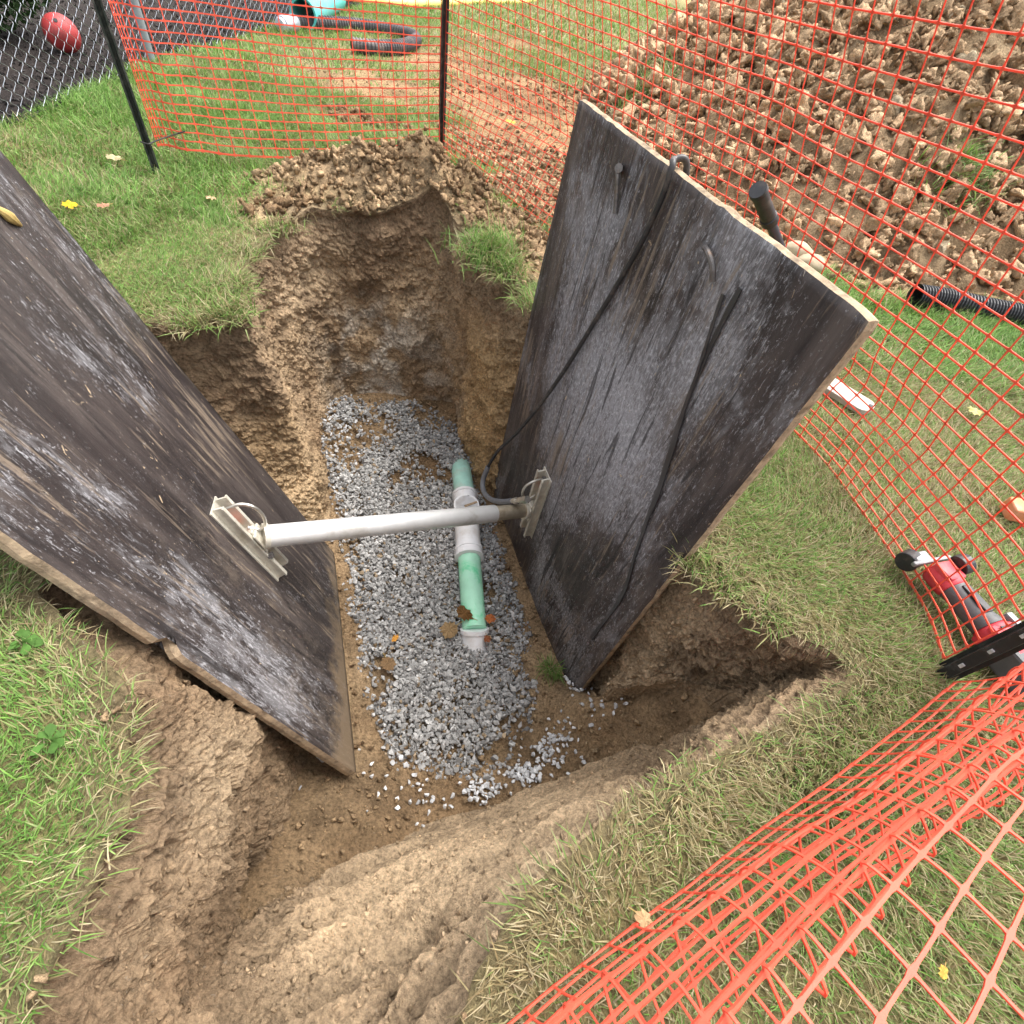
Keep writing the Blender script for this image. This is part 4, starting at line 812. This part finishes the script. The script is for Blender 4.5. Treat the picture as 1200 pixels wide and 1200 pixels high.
net3 = build_net('barrier_net', surf_near_net, np.linspace(0, 1, 37), np.linspace(0, 1, 28), .0036, .0032, .0028, M_net); tag(net3, 'orange mesh barrier slumped in folds on the dry grass nearest the camera', 'safety net', 'orange barrier nets round the trench')

# ------------------------------------------------------------------ fence posts
M_post = mat_plain('dark_green_post', (.020, .026, .022), .5, spec=.4, vary=.4, scale=40, dirt=(.20, .19, .17), dirtamt=.4)
M_pbrown = mat_plain('dark_brown_post', (.032, .027, .024), .6, spec=.4, vary=.4, scale=40, dirt=(.20, .16, .12), dirtamt=.5)
M_pblack = mat_plain('black_post', (.016, .016, .017), .5, spec=.4, vary=.3, scale=40, dirt=(.12, .12, .12), dirtamt=.4)
M_tab = mat_plain('bare_tab', (.45, .46, .47), .5, .3, vary=.4, scale=60)
def upost(base, top, mat, label, w, face, tabs=0):
    base = np.array(base, float); top = np.array(top, float); t = thing('fence_post', base, label, 'fence post', 'steel posts holding the orange net')
    d = top-base; L = np.linalg.norm(d); d /= L; f = np.array(face, float); f = f-f.dot(d)*d; f /= np.linalg.norm(f); s = np.cross(d, f); M = np.array([s, f, d]).T
    m = MB(); k = w/2; sec = [(-k, .004), (-k*.55, .004), (-k*.42, -.018), (k*.42, -.018), (k*.55, .004), (k, .004), (k, .001), (k*.62, .001), (k*.50, -.022), (-k*.50, -.022), (-k*.62, .001), (-k, .001)]
    n = len(sec); v = np.array([(x, y, z) for z in (-.12, L) for x, y in sec])@M.T+base
    m.add(v, [(i, (i+1) % n, n+(i+1) % n, n+i) for i in range(n)]+[tuple(n+i for i in (0, 1, 10, 11)), tuple(n+i for i in (1, 2, 9, 10)), tuple(n+i for i in (2, 3, 8, 9)), tuple(n+i for i in (3, 4, 7, 8)), tuple(n+i for i in (4, 5, 6, 7))])
    put(m.build('post_shaft', mat, None), t)
    for i in range(tabs):
        q = base+d*(.07+.075*i); mt = MB(); mt.box(q+M@np.array((0, -.0235, 0)), (k*.34, .004, .013), M); put(mt.build('tab', M_tab, None, .001), t)
    return t
P1 = upost(POST1, POST1+np.array((-.02, -.02, 1.35)), M_post, 'slim dark green steel post in the grass by the chain link fence', .032, (.6, -.8, 0))
mb = MB(); q0 = POST1+np.array((0, 0, .13)); q1 = np.array((-1.925, 2.56, .13)); mb.tube(smoothpts([q0+(-.02, -.015, 0), q0+(.02, -.02, 0), q0+(.02, .02, 0), q1, q1+np.array((.08, .05, .03))], 5), .003, 6); put(mb.build('cable_tie', M_blackrub, None, 0, True), P1)
P2 = upost(POST2, POST2+np.array((.0, -.015, 1.35)), M_pbrown, 'dark brown steel post standing behind the spoil ridge', .038, (.2, -1, 0))
P3 = upost(POST3, POST3+np.array((.02, -.035, 1.30)), M_pblack, 'black steel post with pale tabs beside the red power tool', .044, (.84, .54, 0), 9)

# ------------------------------------------------------------------ chain link fence, mulch bed
F0 = at(0, 150); F1 = at(178, 75); fd = (F1-F0)/np.linalg.norm(F1-F0)
M_galv = mat_plain('galvanised_wire', (.52, .55, .60), .4, .6, vary=.2, scale=30)
M_galvp = mat_plain('galvanised_post', (.30, .33, .37), .45, .5, vary=.2, scale=20)
fence = thing('chain_link_fence', F1, 'grey galvanised chain link fence along the dark mulch bed', 'fence')
def chain(Pa, Pb, h, pitch=.058):
    L = np.linalg.norm(Pb-Pa); d = (Pb-Pa)/L; n = int(L/pitch); rowsn = int(h/pitch*1.0); nn = np.array((-d[1], d[0], 0)); V = []; F = []; off = 0; r = .0017
    for i in range(n):
        for sgn in (1,):
            pts = []; x = i*pitch
            for k in range(rowsn*2+1):
                side = k % 2; side = side ^ (i % 2); pts.append(Pa+d*(x+(pitch*1.03 if side else -.03*pitch))+nn*(.003 if side else -.003)+np.array((0, 0, .015+k*pitch*.5)))
            P = np.array(pts); 
            # soften the bends
            Q = [P[0]];
            for a, b in zip(P[:-1], P[1:]): Q += [a+(b-a)*.16, a+(b-a)*.84]
            P = np.array(Q+[P[-1]]); m = len(P)
            A = d; B = np.array((0, 0, 1.0))
            v = np.vstack([P+r*A, P+r*nn, P-r*A, P-r*nn]); ii = np.arange(m-1)
            F.append(np.vstack([np.column_stack([a*m+ii, b*m+ii, b*m+ii+1, a*m+ii+1]) for a, b in ((0, 1), (1, 2), (2, 3), (3, 0))])+off); V.append(v); off += 4*m
    return np.vstack(V), np.vstack(F)
Fa = F0-fd*1.6; F2 = at(345, 28); F2 = F1+(F2-F1)*1.35
# each strand zig-zags half a pitch, so neighbouring strands meet in diamonds
for a, b in ((Fa, F1), (F1, F2)):
    v, f = chain(a, b, 1.2); o = nmesh('wire_mesh', v, f, M_galv, None, None, True); put(o, fence)
for p in (Fa, F1, F2):
    mb = MB(); mb.tube([p+(0, 0, -.05), p+(0, 0, 1.27)], .03, 20); mb.tube([p+(0, 0, 1.26), p+(0, 0, 1.29), p+(0, 0, 1.31)], [.034, .034, .01], 20); put(mb.build('post', M_galvp, None, 0, True), fence)
mb = MB(); mb.tube([Fa+(0, 0, 1.23), F1+(0, 0, 1.23)], .02, 12); mb.tube([F1+(0, 0, 1.23), F2+(0, 0, 1.23)], .02, 12); put(mb.build('top_rail', M_galvp, None, 0, True), fence)
k = 26000; yy = rng.uniform(.6, 12, k); xy = np.column_stack([mulx(yy)+.05-7*rng.random(k)**1.6, yy]); xy = xy[vis(xy, 120)]; n = len(xy); s = rng.uniform(.008, .03, n); g = rng.uniform(.012, .06, n)
chipv = hull_variants(6, 9, (1, .35, .22), 21)
tag(scatter('bark_mulch', chipv, np.column_stack([xy, ground_h(xy)+.006]), s, np.column_stack([g, g*.85, g*.8]), mat_attr('mulch', .8, .3, .3, 50)), 'near black bark mulch spread behind the chain link fence', 'mulch', kind='stuff')
# red ball and shrub on the mulch
bc = at(72, 38, .11); 
bm = bmesh.new(); bmesh.ops.create_uvsphere(bm, u_segments=32, v_segments=20, radius=.10); me = bpy.data.meshes.new('ball'); bm.to_mesh(me); bm.free(); me.polygons.foreach_set('use_smooth', [True]*len(me.polygons)); M_ball = mat_plain('red_rubber', (.42, .045, .045), .5, vary=.15, scale=8, dirt=(.06, .03, .025), dirtamt=.7); me.materials.append(M_ball)
ball = link(bpy.data.objects.new('ball', me)); ball.location = Vector((bc[0], bc[1], ground_h(bc[None, :2])[0]+.097)); tag(ball, 'faded red rubber ball lying on the mulch behind the fence', 'ball')
mb = MB(); mb.tube([np.array((0, 0, .095)), np.array((0, 0, .102))], .012, 10); o = mb.build('valve', M_blackrub, ball, 0, True); o.rotation_euler = (.6, .5, 0)
sb = at(-10, 45, .0); shrub = thing('shrub', (sb[0], sb[1], 0), 'low dark green shrub at the far left behind the fence', 'shrub')
n = 9000; d3 = rng.normal(size=(n, 3)); d3 /= np.linalg.norm(d3, axis=1)[:, None]; rr = rng.random(n)**.45; pc = d3*rr[:, None]*np.array((.55, .55, .42))*(1+.3*fbm(d3, 2.2, 2, 161))[:, None]+np.array((sb[0]-.15, sb[1]+.0, .42)); RM = rotmats(n)
lf = np.array([(-.5, 0, 0), (0, -.28, .05), (.5, 0, 0), (0, .28, .05)])*.045; vv = np.einsum('nij,vj->nvi', RM, lf)+pc[:, None]; vv = vv.reshape(-1, 3); fq_ = np.arange(n*4).reshape(-1, 4); cg = np.array((.022, .045, .014))*rng.uniform(.6, 1.8, (n, 1)); 
put(nmesh('foliage', vv, fq_, M_leaf, None, np.repeat(cg, 4, 0), False), shrub)
mb = MB()
for k in range(7): q = rng.normal(size=2)*.16; mb.tube([np.array((sb[0]-.15, sb[1], -.02)), np.array((sb[0]-.15+q[0]*.6, sb[1]+q[1]*.6, .2)), np.array((sb[0]-.15+q[0]*1.6, sb[1]+q[1]*1.6, .55))], [.016, .011, .005], 7)
put(mb.build('stem', mat_plain('bark', (.07, .05, .035), .9, vary=.3), None, 0, True), shrub)

# ------------------------------------------------------------------ pipes lying on the lawn
M_corr = mat_plain('black_corrugated_plastic', (.020, .021, .024), .42, spec=.5, vary=.2, scale=12, dirt=(.16, .14, .12), dirtamt=.3)
M_corrg = mat_plain('dusty_corrugated_plastic', (.060, .056, .058), .6, spec=.4, vary=.2, scale=6, dirt=(.26, .21, .19), dirtamt=.85)
def corrugated(path, r, pitch, mat, name='corrugated_pipe'):
    P = smoothpts(path, 24); L = np.concatenate([[0], np.cumsum(np.linalg.norm(np.diff(P, axis=0), axis=1))]); n = int(L[-1]/pitch)*4; q = np.linspace(0, L[-1], n); Q = np.column_stack([np.interp(q, L, P[:, j]) for j in range(3)])
    rr = np.tile([r, r, r*.86, r*.86], n//4+1)[:n]; mb = MB(); mb.tube(Q, rr, 20, False); mb.tube(Q[::-1], np.full(n, r*.80), 20, False); return mb.build(name, mat, None, 0, False)
zc = .055
c1 = corrugated([at(1072, 346, zc), at(1110, 352, zc), at(1150, 361, zc), at(1205, 372, zc), at(1300, 395, zc)], .055, .016, M_corr); tag(c1, 'black corrugated drain pipe on the grass at the right below the heap', 'drain pipe')
zc = .06
c2 = corrugated([at(345, 27, .05), at(385, 28, zc), at(420, 30, zc), at(455, 35, zc), at(480, 41, zc), at(487, 48, zc), at(470, 55, zc), at(440, 56, zc), at(412, 53, zc)], .062, .03, M_corrg); tag(c2, 'dusty dark corrugated pipe curled in a loop on the far lawn', 'drain pipe')
mb = MB(); a_ = at(345, 27, .06); b_ = at(330, 29, .06); mb.tube([a_, b_], .066, 20); mb.tube([b_, b_+(b_-a_)*.15], [.056, .05], 20); put(mb.build('end_cap', M_galv, None, .004, True), c2)
M_teal = mat_plain('teal_plastic', (.10, .52, .50), .45, vary=.12, scale=6, dirt=(.4, .4, .36), dirtamt=.3)
ta = at(355, 17, .12); tb = at(392, -2, .12); td = (tb-ta)/np.linalg.norm(tb-ta)
mb = MB(); mb.tube([ta, ta+td*.02, ta+td*1.6], [.125, .118, .118], 28, False); mb.tube([ta+td*1.6, ta+td*.01, ta], [.105, .105, .125], 28, False); tag(mb.build('pipe', M_teal, None, 0, True), 'teal plastic pipe with an open dark end on the far lawn', 'pipe')
M_yel = mat_plain('yellow_hose', (.72, .62, .16), .5, vary=.15, scale=6)
mb = MB(); yp = [at(*p, .03) for p in ((385, -6), (430, 1), (475, 5), (520, 4), (570, 2), (610, 2), (635, -4), (645, -14))]; mb.tube(smoothpts(yp, 8), .05, 10); tag(mb.build('hose', M_yel, None, 0, True), 'pale yellow hose lying across the far lawn', 'hose')
mb = MB()
# ------------------------------------------------------------------ tools by the panel
h0 = at(888, 222, .66); h1 = at(914, 290, .50); hd = (h1-h0)/np.linalg.norm(h1-h0)
tool = thing('shovel', h1+hd*.2, 'tool handle with a black rubber grip showing above the right sheet', 'shovel')
mb = MB(); mb.tube([h0, h0+hd*.012, h0+hd*.014, h0+hd*.12, h0+hd*.122, h0+hd*.145, h0+hd*.146], [.021, .0225, .0195, .019, .0215, .0215, .015], 20); put(mb.build('grip', M_blackrub, None, 0, True), tool)
mb = MB(); mb.tube([h0+hd*.14, h1+hd*.24], .0135, 16); put(mb.build('shaft', mat_plain('blue_black_shaft', (.035, .042, .06), .35, vary=.2), None, 0, True), tool)
bl = h1+hd*.22; mb = MB(); bx = np.array((.5, -.86, 0)); bnn = np.cross(hd, bx); bnn /= np.linalg.norm(bnn); bx = np.cross(bnn, hd); M3 = np.array([bx, hd, bnn]).T
mb.prism([(-.02, 0), (.02, 0), (.085, .05), (.085, .17), (.05, .23), (0, .255), (-.05, .23), (-.085, .17), (-.085, .05)], -.002, .002, M3, bl); put(mb.build('blade', M_steel, None), tool)
# white slat with a rounded end
M_slat = mat_plain('dirty_white_plastic', (.38, .345, .29), .5, vary=.15, scale=18, dirt=(.38, .30, .20), dirtamt=.7)
w0 = at(952, 440, .02); w1 = at(1017, 481, .02); wd_ = (w1-w0); WL = np.linalg.norm(wd_); wd_ /= WL; wx = np.array((-wd_[1], wd_[0], 0)); M3 = np.array([wx, wd_, (0, 0, 1)]).T
hw = .052; arc = [(hw*math.cos(t), WL-.02+.03*math.sin(t)) for t in np.linspace(0, math.pi, 9)]
mb = MB(); mb.prism([(-hw, -.5), (hw, -.5)]+arc, .012, .034, M3, np.array((w0[0], w0[1], 0))); sl = mb.build('slat', M_slat, None, .003); tag(sl, 'dirty white plastic slat with a rounded end under the right sheet corner', 'slat')
mb = MB(); mb.tube([np.array((w1[0], w1[1], .030))-wd_*.004+wx*.014, np.array((w1[0], w1[1], .0355))-wd_*.004+wx*.014], .009, 14); put(mb.build('slot', M_blackrub, None), sl)
# red and black cordless tool, lying on the grass
M_tred = mat_plain('red_tool_plastic', (.52, .04, .055), .5, vary=.1, scale=15, dirt=(.35, .22, .18), dirtamt=.35)
M_tgry = mat_plain('grey_tool_plastic', (.075, .075, .078), .5, vary=.25, scale=25, dirt=(.2, .18, .16), dirtamt=.4)
M_tmet = mat_plain('tool_metal', (.26, .26, .265), .45, .5, vary=.25, scale=30)
g0 = at(1092, 664, .07); g1 = at(1192, 772, .07); gd = (g1-g0); GL = np.linalg.norm(gd); gd /= GL; gxv = np.array((-gd[1], gd[0], 0)); 
if gxv.dot(np.array((1, 1, 0))) < 0: gxv = -gxv
M4 = np.array([gxv, gd, np.cross(gxv, gd)]).T
if np.linalg.det(M4) < 0: M4[:, 2] *= -1
if M4[2, 2] < 0: M4[:, 2] *= 1
gz_ = np.array((0, 0, 1.0)); M4 = np.array([gxv, gd, gz_]).T
def gw(x, y, z): return g0+gxv*x+gd*(y*.74-.008)+gz_*z
tl = thing('cordless_cutter', (g0+g1)/2*np.array((1, 1, 0)), 'red and grey cordless cutting tool lying on grass beside the black post', 'power tool')
mb = MB(); mb.tube([gw(0, .015, 0), gw(0, .03, 0), gw(0, .085, .0), gw(0, .10, 0), gw(0, .112, 0)], [.026, .034, .035, .033, .027], 20); mb.box(gw(.0, .055, .010), (.056, .055, .052), M4); put(mb.build('gear_housing', M_tred, None, .008, True), tl)
mb = MB(); mb.tube([gw(.030, .045, .032), gw(.055, .045, .040)], .026, 18); put(mb.build('side_cap', M_blackrub, None, .002), tl)
mb = MB(); mb.box(gw(.0, -.004, .01), (.13, .012, .014), M4); mb.box(gw(-.02, -.026, 0), (.05, .03, .03), M4); put(mb.build('guard', M_tmet, None, .004), tl)
mb = MB(); mb.tube([gw(-.02, -.04, -.01), gw(-.055, -.03, -.01)], .026, 24); put(mb.build('cutting_head', M_blackrub, None, .003), tl)
mb = MB(); mb.tube([gw(0, .105, 0), gw(0, .13, 0), gw(0, .19, -.004), gw(0, .235, 0), gw(0, .25, 0)], [.032, .030, .030, .034, .036], 20); put(mb.build('grip_sleeve', M_tgry, None, 0, True), tl)
mb = MB(); mb.box(gw(0, .165, .0305), (.022, .075, .008), M4); put(mb.build('switch', M_blackrub, None, .003), tl)
mb = MB(); mb.tube([gw(0, .245, 0), gw(0, .26, 0), gw(0, .33, .0), gw(0, .345, 0)], [.033, .038, .040, .036], 20); mb.box(gw(0, .31, 0), (.070, .08, .066), M4); put(mb.build('rear_housing', M_tred, None, .008, True), tl)
mb = MB(); mb.box(gw(0, .395, -.005), (.078, .085, .075), M4); mb.box(gw(0, .43, .02), (.05, .03, .03), M4); put(mb.build('battery', M_tgry, None, .008), tl)
mb = MB()
for k in range(4):
    for sx_ in (-1, 1): mb.box(gw(.0135*sx_, .272+.016*k, .0385), (.018, .005, .003), M4)
put(mb.build('vent', M_blackrub, None), tl)
mb = MB(); mb.box(gw(.046, .262, .02), (.018, .045, .03), M4); put(mb.build('belt_hook', M_tmet, None, .003), tl)
M_lbl = mat_plain('white_emblem', (.75, .70, .70), .4, vary=.1)
mb = MB()
ring = [gw(-.0425-.0012, .30+.012*math.cos(t), .012+.012*math.sin(t)) for t in np.linspace(0, 2*math.pi, 25)]; ring = [gw(-.016+.009*math.cos(t), .31+.009*math.sin(t), .0418) for t in np.linspace(0, 2*math.pi, 25)]; mb.tube(ring, .0016, 6, False); put(mb.build('emblem', M_lbl, None), tl)
# orange offcut at the frame edge
M_orp = mat_plain('terracotta_plastic', (.62, .19, .07), .5, vary=.2, scale=14, dirt=(.55, .36, .26), dirtamt=.6)
o0 = at(1176, 596, .03); o1 = at(1235, 606, .03); od = (o1-o0)/np.linalg.norm(o1-o0); ox = np.array((-od[1], od[0], 0)); M3 = np.array([ox, od, (0, 0, 1)]).T
mb = MB(); mb.prism([(-.035, 0), (.03, .012), (.035, .22), (-.035, .22)], .012, .060, M3, o0*np.array((1, 1, 0))); tag(mb.build('brick', M_orp, None, .006), 'orange brick-like block on the grass at the right edge, behind the net', 'brick')
# two pale stones at the heap foot
M_stone = mat_plain('pale_stone', (.42, .34, .23), .85, vary=.25, scale=16, dirt=(.30, .22, .13), dirtamt=.6, bump=.5)
def stone(px, py, r, lab, seed):
    v, f = lump_variants(1, 3, .28, 1.1, (1, .8, .65), seed)[0]; p = at(px, py, r*.5); return tag(nmesh('stone', v*r+p, f, M_stone, None, None, True), lab, 'stone', 'pale stones at the foot of the heap')
stone(934, 296, .085, 'pale rounded stone at the heap foot, touching the tool shaft', 71); stone(952, 309, .075, 'pale rounded stone on the heap foot, right beside the sheet edge', 72); stone(1186, 290, .11, 'large tan flat stone at the right edge of the heap foot', 73)

# ------------------------------------------------------------------ fallen leaves and a weed
def leaf(name, p, r, col, label, cat, rot, shape=0, tilt=(.15, .1), n=13):
    out = []
    rj = np.random.default_rng(int(abs(p[0])*1e5) % 99991)
    for i in range(n*2):
        t = 2*math.pi*i/(n*2); k = (1.0-.16*(i % 2) if shape == 0 else 1.0)*rj.uniform(.72, 1.1); e = (1, .62 if shape else .85); out.append((r*k*math.cos(t)*e[0], r*k*math.sin(t)*e[1]))
    v = [(0, 0, r*.12)]+[(x, y, r*.10*math.sin(i*1.7)+.06*r) for i, (x, y) in enumerate(out)]; m = len(out); v = np.array(v)
    M = Matrix.Rotation(rot, 3, 'Z') @ Matrix.Rotation(tilt[0], 3, 'X') @ Matrix.Rotation(tilt[1], 3, 'Y'); v = v@np.array(M).T+np.array(p); f = [[0, 1+i, 1+(i+1) % m] for i in range(m)]
    c = np.tile(np.array(col), (len(v), 1))*np.random.default_rng(int(abs(p[0])*1e4)).uniform(.8, 1.2, (len(v), 1)); bl_ = nmesh(name, v, np.array(f), M_leaf, None, c, False)
    tag(bl_, label, cat, 'fallen leaves'); a = np.array(M)@np.array((r*.8, 0, r*.06))+np.array(p); b = np.array(M)@np.array((r*1.5, r*.1, r*.02))+np.array(p)
    mb = MB(); mb.tube([a, b], max(.0008, r*.03), 5); put(mb.build('stalk', M_foam, None), bl_); return bl_
Z = .035
leaf('leaf', at(82, 240, Z), .030, (.66, .44, .03), 'bright yellow leaf on the lawn above the left sheet', 'leaf', .3)
leaf('leaf', at(121, 241, Z), .028, (.42, .22, .14), 'reddish brown leaf on the lawn beside the yellow leaf', 'leaf', 1.3, 1)
leaf('leaf', at(247, 232, Z), .030, (.52, .36, .22), 'pale brown leaf on the lawn left of the spoil ridge', 'leaf', 2.1)
leaf('leaf', at(134, 185, Z), .035, (.60, .50, .30), 'cream leaf in the grass left of the green post foot', 'leaf', .1, 1)
leaf('leaf', at(463, 748, -1.03), .020, (.62, .30, .06), 'small orange leaf on the gravel left of the pipe end', 'leaf', 1.2, 1)
leaf('leaf', at(544, 719, -.985), .045, (.17, .085, .03), 'dark brown curled leaf lying against the green pipe', 'leaf', -.3, 1, (.3, .3))
leaf('leaf', at(526, 738, -1.03), .050, (.30, .20, .10), 'tan crumpled leaf on the gravel beside the pipe end', 'leaf', .8)
leaf('leaf', at(575, 725, -1.02), .028, (.46, .15, .05), 'rust red leaf next to the grass tuft on the gravel', 'leaf', .4)
leaf('leaf', at(571, 749, -1.02), .022, (.26, .09, .04), 'dark red leaf touching the white pipe end', 'leaf', 1.9)
leaf('leaf', at(455, 778, -1.03), .038, (.24, .15, .075), 'flat brown leaf on the gravel near the left sheet', 'leaf', 2.2)
leaf('leaf', at(756, 1079, Z), .019, (.50, .34, .18), 'tan leaf on dry grass just above the slumped net', 'leaf', 2.6, 1)
leaf('leaf', at(1142, 482, Z), .035, (.58, .50, .20), 'pale yellow leaf on the lawn right of the white slat', 'leaf', .2, 1)
leaf('leaf', at(1105, 1139, .03), .012, (.60, .38, .08), 'tiny yellow leaf on the grass under the large net cells', 'leaf', .8, 1)
leaf('leaf', at(598, 143, .03), .05, (.68, .50, .10), 'yellow leaf on bare soil behind the net near the middle post', 'leaf', .8, 1)
def weed(p, r, nl, label):
    t = thing('weed', p, label, 'weed')
    V = []; F = []; Cc = []; off = 0
    for k in range(nl):
        az = 2*math.pi*k/nl+rng.normal(0, .3); L = r*rng.uniform(.6, 1.1); el = rng.uniform(.1, .6); d = np.array((math.cos(az)*math.cos(el), math.sin(az)*math.cos(el), math.sin(el))); s = np.array((-math.sin(az), math.cos(az), 0))
        prof = [(.0, .03), (.25, .06), (.5, .20), (.7, .28), (.88, .18), (1.0, .02)]
        for (a, w) in prof: q = np.array(p)+d*L*a-np.array((0, 0, L*.25*a*a)); V += [q-s*L*w, q+s*L*w+np.array((0, 0, .004))]
        m = len(prof); F += [[off+2*i, off+2*i+1, off+2*i+3, off+2*i+2] for i in range(m-1)]; off += 2*m; Cc += [np.array((.07, .15, .03))*rng.uniform(.8, 1.3)]*(2*m)
    put(nmesh('leaves', np.array(V), np.array(F), M_leaf, None, np.array(Cc), True), t); return t
weed(at(28, 752, .02), .032, 8, 'pale green broad-leaved weed in the grass at the left edge')
weed(at(60, 868, .02), .03, 6, 'broad flat weed leaves in the grass left of the dirt bank')
weed(at(1118, 395, .02), .05, 8, 'green weed rosette on the lawn below the black corrugated pipe')

# ------------------------------------------------------------------ light, sky, camera
w = bpy.data.worlds.new('World'); S.world = w; w.use_nodes = True; g = NT(w.node_tree); bg = w.node_tree.nodes['Background']
sky = g.n('ShaderNodeTexSky', sky_type='NISHITA'); sky.sun_disc = False; EL, AZ = R_(64), R_(45)
sky.sun_elevation = EL; sky.sun_rotation = AZ; sky.air_density = 1.0; sky.dust_density = 4.0; sky.ozone_density = 1.0
hs = g.n('ShaderNodeHueSaturation'); hs.inputs['Saturation'].default_value = .22; g.lk(sky.outputs[0], hs.inputs['Color']); g.lk(hs.outputs[0], bg.inputs[0]); bg.inputs[1].default_value = .15
sl_ = bpy.data.lights.new('sun', 'SUN'); sl_.energy = 1.4; sl_.angle = R_(40); sl_.color = (1, .95, .88); so = link(bpy.data.objects.new('sun', sl_))
sd = np.array((math.sin(AZ)*math.cos(EL), math.cos(AZ)*math.cos(EL), math.sin(EL))); so.rotation_euler = Vector(sd).to_track_quat('Z', 'Y').to_euler(); so.location = (3, 3, 6)
cam = bpy.data.cameras.new('camera'); cam.sensor_width = 36; cam.lens = 36*FPX/1200; cam.clip_start = .02; cam.clip_end = 500; co = link(bpy.data.objects.new('camera', cam))
co.matrix_world = Matrix([[*RW[k], EYE[k]] for k in range(3)]+[[0, 0, 0, 1]]); S.camera = co
S.view_settings.view_transform = 'Standard'; S.view_settings.look = 'None'; S.view_settings.exposure = 1.6; S.view_settings.gamma = 1
S.cycles.max_bounces = 6; S.cycles.use_denoising = True
